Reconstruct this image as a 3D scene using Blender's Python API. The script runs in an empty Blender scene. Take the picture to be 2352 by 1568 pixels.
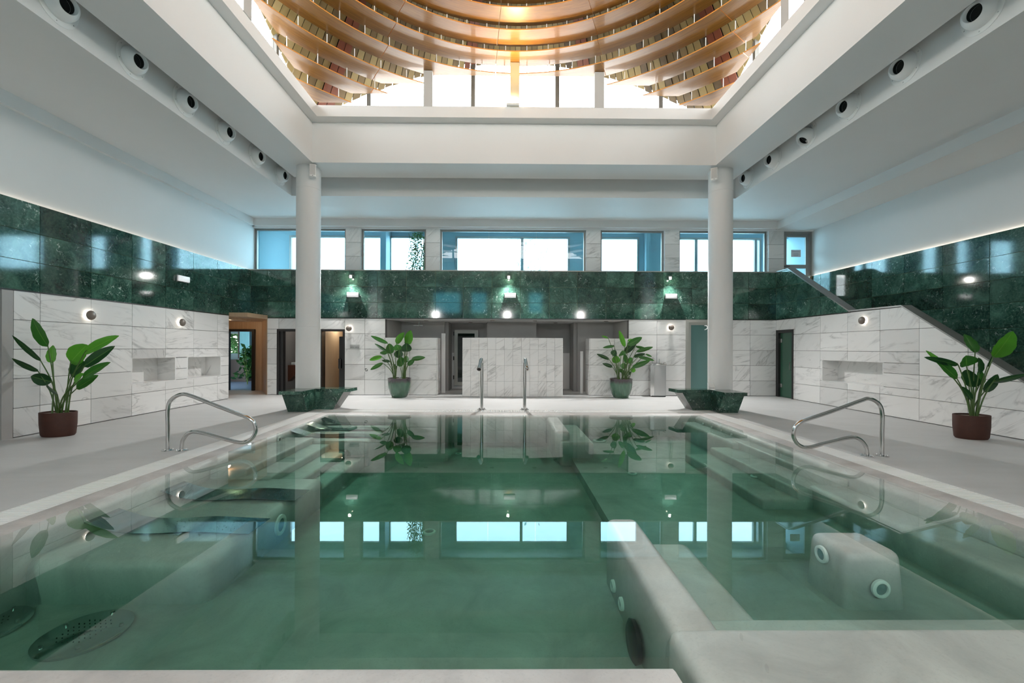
import bpy, bmesh, math, random
from mathutils import Vector, Matrix
random.seed(7)
PI = math.pi
C = bpy.context.scene.collection
sc = bpy.context.scene

# ------------------------------------------------------------ camera, world, exposure
cam_d = bpy.data.cameras.new('camera'); cam = bpy.data.objects.new('camera', cam_d); C.objects.link(cam)
sc.camera = cam
cam_d.sensor_width = 36.0; cam_d.lens = 970.0/2352.0*36.0
cam_d.shift_x = 6.2/2352.0; cam_d.shift_y = 15.0/2352.0
cam_d.clip_start = 0.05; cam_d.clip_end = 200
cam.matrix_world = Matrix.Translation((0, 0, 1.5)) @ Matrix.Rotation(-0.008, 4, 'Z') @ Matrix.Rotation(PI/2, 4, 'X') @ Matrix.Rotation(0.0036, 4, 'Z')
sc.view_settings.view_transform = 'Standard'
sc.view_settings.look = 'None'
sc.view_settings.gamma = 1.0
sc.view_settings.exposure = 0.60
try: sc.view_settings.use_curve_mapping = False
except Exception: pass
cy = sc.cycles
cy.use_denoising = True
cy.max_bounces = 12; cy.diffuse_bounces = 5; cy.glossy_bounces = 4; cy.transmission_bounces = 6
cy.transparent_max_bounces = 24; cy.volume_bounces = 0
cy.sample_clamp_indirect = 6.0
cy.caustics_reflective = False; cy.caustics_refractive = False
w = bpy.data.worlds.new('sky'); sc.world = w; w.use_nodes = True
bg = w.node_tree.nodes['Background']
bg.inputs[0].default_value = (1.0, 0.985, 0.965, 1); bg.inputs[1].default_value = 8.0

def area_light(name, loc, rot, sx, sy, power=1.0, col=(1, 1, 1), portal=False):
    l = bpy.data.lights.new(name, 'AREA'); l.shape = 'RECTANGLE'; l.size = sx; l.size_y = sy; l.energy = power; l.color = col
    if portal: l.cycles.is_portal = True
    o = bpy.data.objects.new(name, l); C.objects.link(o); o.location = loc; o.rotation_euler = rot
    return o
XC, YC = 0.21, 5.31
# daylight portals in the clerestory and in the window bands (they only guide sky sampling)
for a in range(4):
    ang = a*PI/2
    d = Vector((math.sin(ang), math.cos(ang), 0))
    o = area_light('sky_portal', (XC+d.x*5.45, YC+d.y*5.45, 8.0), (0, 0, 0), 10.6, 1.8, portal=True)
    o.rotation_euler = (-d).to_track_quat('-Z', 'Y').to_euler()
for yy, s in ((15.45, -1), (-3.1, 1)):
    o = area_light('sky_portal', (0.4, yy, 4.75), (0, 0, 0), 17.0, 1.7, portal=True)
    o.rotation_euler = Vector((0, s, 0)).to_track_quat('-Z', 'Y').to_euler()
def spot(name, loc, tgt, power, col, ang=1.6, blend=0.6, rad=0.05):
    l = bpy.data.lights.new(name, 'SPOT'); l.energy = power; l.color = col; l.spot_size = ang; l.spot_blend = blend; l.shadow_soft_size = rad
    o = bpy.data.objects.new(name, l); C.objects.link(o); o.location = loc
    o.rotation_euler = (Vector(tgt)-Vector(loc)).to_track_quat('-Z', 'Y').to_euler()
    return o
def point(name, loc, power, col=(1, .9, .78), rad=0.03):
    l = bpy.data.lights.new(name, 'POINT'); l.energy = power; l.color = col; l.shadow_soft_size = rad
    o = bpy.data.objects.new(name, l); C.objects.link(o); o.location = loc
    return o

# ------------------------------------------------------------ materials
class NT:
    def __init__(s, name):
        s.m = bpy.data.materials.new(name); s.m.use_nodes = True; s.t = s.m.node_tree
        s.b = s.t.nodes['Principled BSDF']; s.out = s.t.nodes['Material Output']
    def n(s, typ, ins=None, **kw):
        nd = s.t.nodes.new(typ)
        for k, v in kw.items(): setattr(nd, k, v)
        for k, v in (ins or {}).items():
            if hasattr(v, 'is_output'): s.t.links.new(v, nd.inputs[k])
            else: nd.inputs[k].default_value = v
        return nd
    def link(s, a, b): s.t.links.new(a, b)
    def p(s, **kw):
        for k, v in kw.items():
            k = {'col': 'Base Color', 'rough': 'Roughness', 'metal': 'Metallic', 'spec': 'Specular IOR Level', 'coat': 'Coat Weight',
                 'coatr': 'Coat Roughness', 'emc': 'Emission Color', 'ems': 'Emission Strength'}[k]
            if hasattr(v, 'is_output'): s.t.links.new(v, s.b.inputs[k])
            else: s.b.inputs[k].default_value = (tuple(v)+(1,) if isinstance(v, tuple) and len(v) == 3 else v)
        return s
    def ramp(s, fac, stops, interp='LINEAR'):
        r = s.n('ShaderNodeValToRGB', {'Fac': fac}); e = r.color_ramp; e.interpolation = interp
        while len(e.elements) < len(stops): e.elements.new(0.5)
        for el, (p, c) in zip(e.elements, stops):
            el.position = p; el.color = tuple(c)+(1,) if not isinstance(c, (int, float)) else (c, c, c, 1)
        return r.outputs['Color']
    def math(s, op, a, b=0.0):
        return s.n('ShaderNodeMath', {0: a, 1: b}, operation=op).outputs[0]
    def mix(s, f, a, b, mode='MIX'):
        nd = s.t.nodes.new('ShaderNodeMix'); nd.data_type = 'RGBA'; nd.blend_type = mode
        for idx, v in ((0, f), (6, a), (7, b)):
            if hasattr(v, 'is_output'): s.t.links.new(v, nd.inputs[idx])
            else: nd.inputs[idx].default_value = (tuple(v)+(1,) if isinstance(v, tuple) and len(v) == 3 else v)
        return nd.outputs[2]
    def bump(s, h, strength=0.2, dist=0.01):
        b = s.n('ShaderNodeBump', {'Height': h, 'Strength': strength, 'Distance': dist}); s.t.links.new(b.outputs[0], s.b.inputs['Normal'])
    def objco(s, rnd=0.0, scale=(1, 1, 1), rot=(0, 0, 0)):
        tc = s.n('ShaderNodeTexCoord'); v = tc.outputs['Object']
        if rnd:
            oi = s.n('ShaderNodeObjectInfo'); k = s.math('MULTIPLY', oi.outputs['Random'], rnd)
            cx = s.n('ShaderNodeCombineXYZ', {0: k, 1: s.math('MULTIPLY', k, 1.7), 2: s.math('MULTIPLY', k, 0.6)})
            v = s.n('ShaderNodeVectorMath', {0: v, 1: cx.outputs[0]}, operation='ADD').outputs[0]
        mp = s.n('ShaderNodeMapping', {'Vector': v}); mp.inputs['Scale'].default_value = scale; mp.inputs['Rotation'].default_value = rot
        return mp.outputs[0]
    def rnd(s): return s.n('ShaderNodeObjectInfo').outputs['Random']
    def noise(s, v, scale=5, detail=4, rough=.5, dist=0.0):
        return s.n('ShaderNodeTexNoise', {'Vector': v, 'Scale': scale, 'Detail': detail, 'Roughness': rough, 'Distortion': dist}).outputs['Fac']

def simple(name, col, rough=.5, metal=0.0, **kw):
    k = NT(name); k.p(col=col, rough=rough, metal=metal, **kw); return k.m
M = {}
k = NT('white_plaster'); v = k.objco(scale=(1, 1, 1)); k.p(col=k.mix(k.noise(v, 1.2, 3), (.725, .72, .71), (.765, .76, .75)), rough=.62); k.bump(k.noise(v, 160, 2), .04, .004); M['plaster'] = k.m
k = NT('grey_microcement'); v = k.objco(); k.p(col=k.mix(k.noise(v, 1.6, 6, .6), (.33, .32, .31), (.43, .42, .405)), rough=.55); M['grey_plaster'] = k.m
M['grout'] = simple('dark_grout', (.16, .155, .15), .8)
M['greengrout'] = simple('green_grout', (.26, .32, .18), .6)
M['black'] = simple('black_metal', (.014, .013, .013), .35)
M['chrome'] = simple('polished_steel', (.62, .61, .60), .12, 1.0)
M['steel'] = simple('brushed_steel', (.50, .50, .50), .28, 1.0)
M['lounger'] = simple('lounger_steel', (.30, .33, .35), .14, 1.0)
M['alu'] = simple('grey_aluminium', (.27, .27, .26), .42, .55)
M['mullion'] = simple('mullion_grey', (.13, .125, .11), .5)
M['alu_light'] = simple('pale_aluminium', (.38, .38, .345), .42, .3)
M['post_cream'] = simple('cream_post', (.55, .48, .33), .5)
M['post_white'] = simple('offwhite_post', (.48, .475, .46), .5)
M['white_plastic'] = simple('white_plastic', (.78, .78, .76), .35)
M['white_metal'] = simple('white_lacquer', (.80, .80, .79), .35)
M['nozzle_dark'] = simple('duct_throat', (.02, .02, .02), .8)
M['terracotta'] = None
def marble(name, vary):
    k = NT(name)
    v = k.objco(37.0, scale=(1, 1, 1))
    warp = k.noise(v, 1.1, 4, .55)
    vr = k.n('ShaderNodeVectorRotate', {'Vector': v, 'Axis': (.7, .7, 0), 'Angle': k.math('SUBTRACT', k.math('MULTIPLY', k.math('FRACT', k.math('MULTIPLY', k.rnd(), 3.3)), 1.3), .75)}, rotation_type='AXIS_ANGLE').outputs[0]
    rot = k.n('ShaderNodeMapping', {'Vector': vr}); rot.inputs['Rotation'].default_value = (.45, .45, .3)
    st = k.n('ShaderNodeMapping', {'Vector': rot.outputs[0]}); st.inputs['Scale'].default_value = (1.0, 1.0, 5.5)
    n1 = k.noise(st.outputs[0], .95, 7, .6, .9)
    clouds = k.ramp(n1, [(.30, .58), (.44, .93), (1, 1.0)])
    n2 = k.noise(st.outputs[0], .5, 7, .55, 1.2)
    d = k.math('ABSOLUTE', k.math('SUBTRACT', n2, .5))
    veins = k.ramp(d, [(0, .62), (.010, .85), (.035, 1.0)])
    fade = k.ramp(warp, [(.45, 0.0), (.6, 1.0)])
    vv = k.mix(fade, (1, 1, 1), veins)
    base = k.mix(1.0, k.mix(.55, (1, 1, 1), clouds), vv, 'MULTIPLY')
    r = k.math('FRACT', k.math('MULTIPLY', k.rnd(), 7.31))
    tone = k.ramp(r, [(0, (1-vary*1.9,)*3), (.12, (1-vary,)*3), (.3, (.97,)*3), (1, (1,)*3)])
    col = k.mix(1.0, k.mix(1.0, (.83, .825, .81), base, 'MULTIPLY'), tone, 'MULTIPLY')
    k.p(col=col, rough=.2, spec=.45)
    return k.m
M['marble'] = marble('white_marble', .12); M['marble_pale'] = marble('pale_marble', .035)
k = NT('green_marble')
v = k.objco(53.0)
n1 = k.noise(v, 2.2, 9, .68, .8); n2 = k.noise(v, 26, 4, .7)
base = k.ramp(n1, [(.32, (.006, .022, .018)), (.5, (.022, .070, .052)), (.68, (.085, .19, .14))])
sp = k.mix(k.ramp(n2, [(.45, 0.0), (.7, .7)]), base, (.10, .19, .14))
vn = k.n('ShaderNodeTexVoronoi', {'Vector': k.n('ShaderNodeVectorMath', {0: v, 1: k.n('ShaderNodeTexNoise', {'Vector': v, 'Scale': 3.0, 'Detail': 5.0}).outputs['Color']}, operation='ADD').outputs[0], 'Scale': 2.4}, feature='DISTANCE_TO_EDGE')
mask = k.ramp(k.noise(v, 2.0, 3, .5), [(.46, 0.0), (.56, 1.0)])
brk = k.ramp(k.noise(v, 14, 3, .6), [(.5, 0.0), (.58, 1.0)])
ve = k.math('MULTIPLY', k.math('MULTIPLY', k.ramp(vn.outputs['Distance'], [(0, 1.0), (.03, 0.0)]), mask), brk)
r = k.math('FRACT', k.math('MULTIPLY', k.rnd(), 5.77))
col = k.mix(1.0, k.mix(ve, sp, (.45, .55, .50)), k.ramp(r, [(0, .55), (.4, .95), (1, 1.35)]), 'MULTIPLY')
k.p(col=col, rough=.07, spec=.75); M['green'] = k.m
k = NT('deck_concrete'); v = k.objco(); n = k.noise(v, 240, 2, .6); n2 = k.noise(v, 1.3, 6, .6)
st = k.n('ShaderNodeMapping', {'Vector': v}); st.inputs['Scale'].default_value = (1, 6, 1)
c = k.mix(n2, (.50, .500, .495), (.60, .600, .595)); c = k.mix(k.ramp(n, [(.30, .55), (.42, 0.0)]), c, (.25, .24, .22)); c = k.mix(k.ramp(k.noise(st.outputs[0], 1.0, 5, .6), [(.35, .12), (.6, 0.0)]), c, (.35, .34, .33))
k.p(col=c, rough=.5); k.bump(n, .15, .003); M['deck'] = k.m
k = NT('pool_microcement'); v = k.objco(); n = k.noise(v, 1.7, 8, .65, .6); n2 = k.noise(v, 60, 3, .6)
c = k.mix(k.ramp(n, [(.3, 0.0), (.7, 1.0)]), (.34, .32, .305), (.54, .52, .495)); c = k.mix(k.ramp(n2, [(.3, .3), (.45, 0.0)]), c, (.3, .28, .27))
k.p(col=c, rough=.5); k.bump(n, .1, .01); M['cement'] = k.m
k = NT('ceiling_wood')
tc = k.n('ShaderNodeTexCoord'); sx = k.n('ShaderNodeSeparateXYZ', {0: tc.outputs['Object']})
rr = k.math('SQRT', k.math('ADD', k.math('MULTIPLY', sx.outputs[0], sx.outputs[0]), k.math('MULTIPLY', sx.outputs[1], sx.outputs[1])))
at = k.math('ARCTAN2', sx.outputs[1], sx.outputs[0])
cx = k.n('ShaderNodeCombineXYZ', {0: k.math('MULTIPLY', rr, 32.0), 1: k.math('MULTIPLY', at, 7.0), 2: k.math('MULTIPLY', k.rnd(), 9.0)})
g = k.noise(cx.outputs[0], 1.3, 5, .6)
col = k.ramp(g, [(.25, (.13, .052, .007)), (.5, (.205, .090, .014)), (.75, (.27, .130, .026))])
k.p(col=col, rough=.32, spec=.5, coat=.5, coatr=.03); M['wood'] = k.m
M['wood_edge'] = simple('wood_edge', (.72, .30, .06), .4)
k = NT('roof_plank'); v = k.objco(11.0, scale=(1, 1, 1)); r = k.math('FRACT', k.math('MULTIPLY', k.rnd(), 3.7))
tone = k.ramp(r, [(0, (.03, .018, .007)), (.2, (.10, .065, .02)), (.5, (.18, .13, .04)), (.8, (.26, .20, .08)), (1, (.12, .08, .025))])
k.p(col=k.mix(k.ramp(k.noise(v, 5, 4), [(.3, .35), (.7, 0.0)]), tone, (.18, .12, .05)), rough=.6); M['plank'] = k.m
k = NT('red_rafter'); v = k.objco(3.0); k.p(col=k.mix(k.noise(v, 6, 4), (.085, .018, .006), (.16, .045, .016)), rough=.5); M['rafter'] = k.m
k = NT('warm_wood_panel'); v = k.objco(3.0, scale=(14, 14, 1)); k.p(col=k.mix(k.noise(v, 1.5, 4), (.38, .25, .15), (.52, .37, .24)), rough=.38); M['panel_wood'] = k.m
k = NT('sauna_wood'); v = k.objco(3.0, scale=(14, 14, 1)); k.p(col=k.mix(k.noise(v, 1.5, 4), (.46, .36, .25), (.60, .49, .36)), rough=.5); M['sauna_wood'] = k.m
k = NT('terracotta'); v = k.objco(2.0); k.p(col=k.mix(k.noise(v, 9, 6, .7), (.035, .011, .007), (.080, .026, .015)), rough=.7); M['terracotta'] = k.m
k = NT('green_glaze'); v = k.objco(0, scale=(16, 16, .8)); tc = k.n('ShaderNodeTexCoord'); sz = k.n('ShaderNodeSeparateXYZ', {0: tc.outputs['Object']})
n = k.noise(v, 1.6, 4, .6); h = k.math('ADD', sz.outputs[2], k.math('MULTIPLY', n, .16))
gl = k.mix(n, (.02, .07, .045), (.09, .19, .12))
k.p(col=k.mix(k.ramp(h, [(.50, 0.0), (.60, 1.0)]), gl, (.035, .025, .03)), rough=.12, coat=.6, coatr=.05); M['glaze'] = k.m
M['soil'] = simple('pebble_soil', (.17, .13, .10), .9)
def leafmat(name, a, b):
    k = NT(name); v = k.objco(4.0); tc = k.n('ShaderNodeTexCoord'); uv = k.n('ShaderNodeSeparateXYZ', {0: tc.outputs['UV']})
    band = k.n('ShaderNodeTexWave', {'Vector': tc.outputs['UV'], 'Scale': 14.0, 'Distortion': .8}, bands_direction='Y').outputs['Fac']
    mid = k.ramp(k.math('ABSOLUTE', k.math('SUBTRACT', uv.outputs[0], .5)), [(0, 1.0), (.035, 0.0)])
    c = k.mix(k.noise(v, 7, 3), a, b); c = k.mix(k.math('MULTIPLY', band, .35), c, tuple(x*.55 for x in a)); c = k.mix(k.math('MULTIPLY', mid, .8), c, (.20, .38, .07))
    k.p(col=c, rough=.33, spec=.5)
    tr = k.n('ShaderNodeBsdfTranslucent', {'Color': (b[0]*1.3, b[1]*1.3, b[2], 1)})
    ms = k.n('ShaderNodeMixShader', {0: .22, 1: k.b.outputs[0], 2: tr.outputs[0]}); k.link(ms.outputs[0], k.out.inputs[0])
    return k.m
M['leaf0'] = leafmat('leaf_dark', (.006, .035, .010), (.015, .07, .018))
M['leaf1'] = leafmat('leaf_mid', (.015, .085, .012), (.035, .16, .02))
M['leaf2'] = leafmat('leaf_bright', (.045, .20, .012), (.10, .34, .03))
M['stem'] = simple('leaf_stem', (.06, .12, .025), .45)
def glass(name, tint, ior=1.5, rough=0.0, body=None):
    k = NT(name); t = k.t; t.nodes.remove(k.b)
    tr = k.n('ShaderNodeBsdfTransparent', {'Color': tuple(tint)+(1,)})
    gl = k.n('ShaderNodeBsdfGlossy', {'Color': (1, 1, 1, 1), 'Roughness': rough})
    fr = k.n('ShaderNodeFresnel', {'IOR': ior})
    ge = k.n('ShaderNodeNewGeometry'); front = k.math('SUBTRACT', 1.0, ge.outputs['Backfacing'])
    ms = k.n('ShaderNodeMixShader', {0: k.math('MULTIPLY', fr.outputs[0], front), 1: tr.outputs[0], 2: gl.outputs[0]})
    k.link(ms.outputs[0], k.out.inputs[0]); return k
M['glass_clear'] = glass('clerestory_glass', (.97, .99, 1.0)).m
M['glass_daylight'] = glass('daylight_blue_glass', (.64, .88, .985)).m  # pane tint carries the blue of daylight against the warm interior
M['glass_front'] = glass('front_tinted_glass', (.22, .46, .52)).m
M['glass_dark'] = glass('smoked_glass', (.30, .42, .38)).m
k = NT('frosted_green_glass'); k.p(col=(.10, .20, .19), rough=.18, spec=.6); M['glass_frost'] = k.m
k = NT('green_door_glass'); k.p(col=(.035, .10, .065), rough=.08, spec=.6); M['glass_greendoor'] = k.m
k = glass('pool_water', (.97, 1.0, .99), 1.38); ab = k.n('ShaderNodeVolumeAbsorption', {'Color': (.42, .68, .59, 1), 'Density': 1.55}); k.link(ab.outputs[0], k.out.inputs['Volume']); M['water'] = k.m
def emit(name, col, s): return simple(name, (0, 0, 0), .5, emc=col, ems=s)
M['led'] = emit('warm_led', (1, .86, .70), 3.0)
M['lamp_lens'] = emit('spot_lens', (1, .93, .80), 35.0)
M['halo'] = emit('sconce_lamp', (1, .92, .80), 14.0)
M['uplight_lens'] = emit('uplight_lens', (1, .88, .62), 40.0)
M['sconce'] = simple('bronze_sconce', (.20, .165, .14), .45, .3)
M['brown_wood'] = simple('walnut_shelf', (.10, .035, .018), .4)

# ------------------------------------------------------------ geometry helpers
def finish(name, bm, mat, parent=None, smooth=None, loc=None, kind=None, mats=None):
    me = bpy.data.meshes.new(name); bmesh.ops.recalc_face_normals(bm, faces=bm.faces); bm.to_mesh(me); bm.free()
    for m_ in (mats or [mat]): me.materials.append(m_)
    if smooth is not None:
        for p in me.polygons: p.use_smooth = True
        me.set_sharp_from_angle(angle=math.radians(smooth))
    o = bpy.data.objects.new(name, me); C.objects.link(o)
    if parent is not None: o.parent = parent
    if loc is not None: o.location = loc
    if kind: o['kind'] = kind
    return o
def bxa(bm, x0, x1, y0, y1, z0, z1, mi=0):
    vs = [bm.verts.new((x, y, z)) for x in (x0, x1) for y in (y0, y1) for z in (z0, z1)]
    for f in ((0, 1, 3, 2), (4, 6, 7, 5), (0, 4, 5, 1), (2, 3, 7, 6), (0, 2, 6, 4), (1, 5, 7, 3)):
        fc = bm.faces.new([vs[i] for i in f]); fc.material_index = mi
def box(name, x0, x1, y0, y1, z0, z1, mat, parent=None, bev=0.0, seg=2, kind=None):
    bm = bmesh.new(); bxa(bm, x0, x1, y0, y1, z0, z1)
    if bev: bmesh.ops.bevel(bm, geom=bm.edges[:], offset=bev, segments=seg, profile=.5, affect='EDGES')
    return finish(name, bm, mat, parent, smooth=35 if bev else None, kind=kind)
def boxes(name, L, mat, parent=None, kind=None):
    bm = bmesh.new()
    for b in L: bxa(bm, *b)
    return finish(name, bm, mat, parent, kind=kind)
def prism(bm, pts, vec, mi=0):
    a = [bm.verts.new(p) for p in pts]; b = [bm.verts.new(Vector(p)+Vector(vec)) for p in pts]; n = len(a)
    bm.faces.new(a).material_index = mi; bm.faces.new(b[::-1]).material_index = mi
    for i in range(n): bm.faces.new((a[i], b[i], b[(i+1) % n], a[(i+1) % n])).material_index = mi
def lathe(bm, prof, seg=32, cx=0, cy=0, sx=1, sy=1, mi=0, axis='z', close=True):
    rings = []
    for r, z in prof:
        ring = []
        for i in range(seg):
            a = 2*PI*i/seg; p = (r*math.cos(a)*sx, r*math.sin(a)*sy, z)
            if axis == 'x': p = (p[2], p[0], p[1])
            if axis == 'y': p = (p[0], p[2], p[1])
            ring.append(bm.verts.new((p[0]+cx, p[1]+cy, p[2])))
        rings.append(ring)
    for k_ in range(len(rings)-1):
        for i in range(seg):
            j = (i+1) % seg; bm.faces.new((rings[k_][i], rings[k_][j], rings[k_+1][j], rings[k_+1][i])).material_index = mi
    if close:
        for rg in (rings[0], rings[-1]):
            try: bm.faces.new(rg).material_index = mi
            except Exception: pass
def tube(bm, pts, r, seg=12, mi=0):
    pts = [Vector(p) for p in pts]; rings = []
    rs = r if isinstance(r, (list, tuple)) else [r]*len(pts)
    up = None
    for i, p in enumerate(pts):
        t = (pts[min(i+1, len(pts)-1)]-pts[max(i-1, 0)]).normalized()
        if up is None: up = t.orthogonal().normalized()
        up = (up-t*up.dot(t)).normalized(); bi = t.cross(up)
        rings.append([bm.verts.new(p+(up*math.cos(2*PI*k_/seg)+bi*math.sin(2*PI*k_/seg))*rs[i]) for k_ in range(seg)])
    for a, b in zip(rings, rings[1:]):
        for i in range(seg): j = (i+1) % seg; bm.faces.new((a[i], a[j], b[j], b[i])).material_index = mi
    bm.faces.new(rings[0][::-1]).material_index = mi; bm.faces.new(rings[-1]).material_index = mi
def smooth_path(pts, sub=6):
    P = [Vector(p) for p in pts]; out = []
    for i in range(len(P)-1):
        p0, p1, p2, p3 = P[max(i-1, 0)], P[i], P[i+1], P[min(i+2, len(P)-1)]
        for s in range(sub):
            t = s/sub
            out.append(.5*((2*p1)+(p2-p0)*t+(2*p0-5*p1+4*p2-p3)*t*t+(3*p1-p0-3*p2+p3)*t**3))
    out.append(P[-1]); return out
def empty(name, loc=(0, 0, 0), rz=0):
    o = bpy.data.objects.new(name, None); C.objects.link(o); o.location = loc; o.rotation_euler = (0, 0, rz); o.empty_display_size = .1; return o
def tag(o, label, cat, group=None):
    o['label'] = label; o['category'] = cat
    if group: o['group'] = group
    return o
def copy_tree(o, parent=None):
    c = o.copy(); C.objects.link(c)
    if parent is not None: c.parent = parent
    for ch in list(o.children): copy_tree(ch, c)
    return c
def structure(name, kind='structure'):
    o = empty(name); o['kind'] = kind; return o

# ---- tiled walls: every slab its own object
tcache = {}
def rect_minus(rects, h):
    out = []
    for (a, b, c_, d) in rects:
        x0, x1, z0, z1 = h
        if x1 <= a+1e-4 or x0 >= b-1e-4 or z1 <= c_+1e-4 or z0 >= d-1e-4: out.append((a, b, c_, d)); continue
        if z0 > c_+.01: out.append((a, b, c_, z0))
        if z1 < d-.01: out.append((a, b, z1, d))
        lo, hi = max(c_, z0), min(d, z1)
        if x0 > a+.01: out.append((a, x0, lo, hi))
        if x1 < b-.01: out.append((x1, b, lo, hi))
    return out
def clip_poly(poly, a, b, c_):   # keep a*u+b*v<=c
    out = []
    for i in range(len(poly)):
        p, q = poly[i], poly[(i+1) % len(poly)]
        dp, dq = a*p[0]+b*p[1]-c_, a*q[0]+b*q[1]-c_
        if dp <= 0: out.append(p)
        if (dp < 0 < dq) or (dq < 0 < dp):
            t = dp/(dp-dq); out.append((p[0]+(q[0]-p[0])*t, p[1]+(q[1]-p[1])*t))
    return out
def tiles(parent, axis, plane, face, us, vs, mat, holes=(), clips=(), gap=.0045, th=.022, name='tile', skip=None):
    for i in range(len(us)-1):
        for j in range(len(vs)-1):
            rs = [(us[i], us[i+1], vs[j], vs[j+1])]
            for h in holes: rs = rect_minus(rs, h)
            for (a, b, c_, d) in rs:
                if b-a < .03 or d-c_ < .03: continue
                if skip and skip((a+b)/2, (c_+d)/2): continue
                poly = [(a+gap, c_+gap), (b-gap, c_+gap), (b-gap, d-gap), (a+gap, d-gap)]
                n0 = True
                for cl in clips:
                    q = clip_poly(poly, *cl)
                    if q != poly: n0 = False
                    poly = q
                    if len(poly) < 3: break
                if len(poly) < 3: continue
                cu, cv = (a+b)/2, (c_+d)/2
                key = (axis, face, round(b-a, 3), round(d-c_, 3), mat.name, th) if n0 else None
                prd = random.uniform(0, .002)
                loc = (plane+face*prd, cu, cv) if axis == 'x' else (cu, plane+face*prd, cv)
                if key in tcache: o = bpy.data.objects.new(name, tcache[key]); C.objects.link(o); o.parent = parent
                else:
                    bm = bmesh.new()
                    if axis == 'x': prism(bm, [(0, u-cu, v_-cv) for u, v_ in poly], (-face*th, 0, 0))
                    else: prism(bm, [(u-cu, 0, v_-cv) for u, v_ in poly], (0, -face*th, 0))
                    o = finish(name, bm, mat, parent)
                    if key: tcache[key] = o.data
                o.location = loc
def backing(name, axis, p0, p1, rect, holes, mat, kind='structure', parent=None):
    rs = [rect]
    for h in holes: rs = rect_minus(rs, h)
    bm = bmesh.new()
    for (a, b, c_, d) in rs:
        if axis == 'x': bxa(bm, p0, p1, a, b, c_, d)
        else: bxa(bm, a, b, p0, p1, c_, d)
    return finish(name, bm, mat, parent, kind=kind)
def frange(a, b, st):
    out = []; x = a
    while x < b-1e-6: out.append(x); x += st
    out.append(b); return out
# ================================================================= SETTING
XL, XR, XR2, YB, YW = -8.03, 8.58, 9.9, 13.35, 13.75
Z0, GT, GB = 0.0, 3.92, 2.43
ZU, ZD = 5.97, 5.61
GROWS = [2.43, 2.927, 3.423, 3.92]
MROWS = [0.0, .484, .968, 1.452, 1.936, 2.42]
# pool outline (gutter outer / inner)
GX0, GX1, GY1 = -4.58, 4.95, 10.24
IX0, IX1, IY1 = -4.23, 4.62, 9.72
PY0 = 1.5
boxes('floor', [(-11, GX0, -2.7, 14.8, -.25, 0), (-8.2, GX0, 14.8, 16.2, -.25, 0), (GX1, XR2+.2, -2.7, 16.2, -.25, 0), (GX0, GX1, GY1, 16.2, -.25, 0), (GX0, GX1, -2.7, PY0, -.25, 0)], M['deck'], kind='structure')

# ---------------- pool shell
pool = structure('pool_basin')
CM = M['cement']
def rimprism(name, prof, ax, a0, a1):
    bm = bmesh.new()
    if ax == 'y': prism(bm, [(x, a0, z) for x, z in prof], (0, a1-a0, 0))
    else: prism(bm, [(a0, y, z) for y, z in prof], (a1-a0, 0, 0))
    return finish(name, bm, CM, pool, smooth=40)
rimprism('rim', [(IX0, -.8), (IX0, -.003), (-4.15, -.006), (-4.07, -.014), (-4.0, -.026), (-3.95, -.05), (-3.93, -.09), (-3.93, -.8)], 'y', 1.6, IY1+.02)
rimprism('rim', [(IX1, -.8), (IX1, -.003), (4.52, -.008), (4.42, -.02), (4.34, -.032), (4.28, -.055), (4.26, -.09), (4.26, -.8)], 'y', 1.6, IY1+.02)
rimprism('rim', [(IY1, -.8), (IY1, -.003), (9.66, -.009), (9.56, -.024), (9.50, -.04), (9.46, -.09), (9.46, -.8)], 'x', -4.2, 4.6)
rimprism('rim', [(PY0, -.8), (PY0, 0), (1.88, -.002), (1.97, -.012), (2.005, -.024), (2.02, -.06), (2.02, -.8)], 'x', GX0, .80)
rimprism('rim', [(PY0, -.8), (PY0, 0), (1.66, -.003), (1.80, -.017), (1.86, -.03), (1.88, -.05), (1.9, -.8)], 'x', .80, GX1)
box('pool_floor', -4.1, 4.5, 1.8, 9.6, -.9, -.62, CM, pool)
box('pool_floor', 1.19, 4.45, 2.2, 9.55, -.85, -.48, CM, pool)
def lump(name, x0, x1, y0, y1, z1, bev=.05, z0=-.8): return box(name, x0, x1, y0, y1, z0, z1, CM, pool, bev=bev, seg=4)
lump('front_shelf', .90, 4.6, 1.6, 2.36, -.045, .07)
lump('front_ledge', 1.0, 4.6, 2.0, 2.68, -.20, .06)
lump('partition', .92, 1.20, 2.0, 3.87, -.05, .06)
lump('partition_step', 1.0, 1.60, 2.5, 3.72, -.206, .06)
lump('partition', .92, 1.20, 7.85, 9.62, -.05, .06)
lump('partition_step', 1.0, 1.60, 7.6, 9.62, -.20, .06)
lump('lounge_platform', -4.12, -2.45, 3.50, 5.75, -.26, .10)
lump('lounge_platform', -4.1, -2.45, 7.55, 9.62, -.17, .06)
for q_, (x1, z) in enumerate(((-3.45, -.12), (-3.12, -.22), (-2.80, -.32), (-2.50, -.42))): lump('step', -4.1+.004*q_, x1, 5.65-.006*q_, 7.65+.006*q_, z, .03)
lump('side_bench', 3.80, 4.5, 2.6, 5.30, -.20, .06)
for q_, (x0, z) in enumerate(((4.05, -.12), (3.62, -.24), (3.18, -.36))): lump('step', x0, 4.5+.004*q_, 5.2-.006*q_, 7.45+.006*q_, z, .03)
lump('side_bench', 3.95, 4.5, 7.3, 9.62, -.14, .05)
bm = bmesh.new(); prism(bm, [(2.60, 3.20, -.05), (3.04, 3.20, -.05), (3.04, 3.60, -.05), (2.60, 3.60, -.05)], (0, 0, -.75))
for v_ in bm.verts:
    if v_.co.z < -.5: v_.co.x += .05*(1 if v_.co.x > 2.8 else -1); v_.co.y += .03*(1 if v_.co.y > 3.4 else -1)
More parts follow.
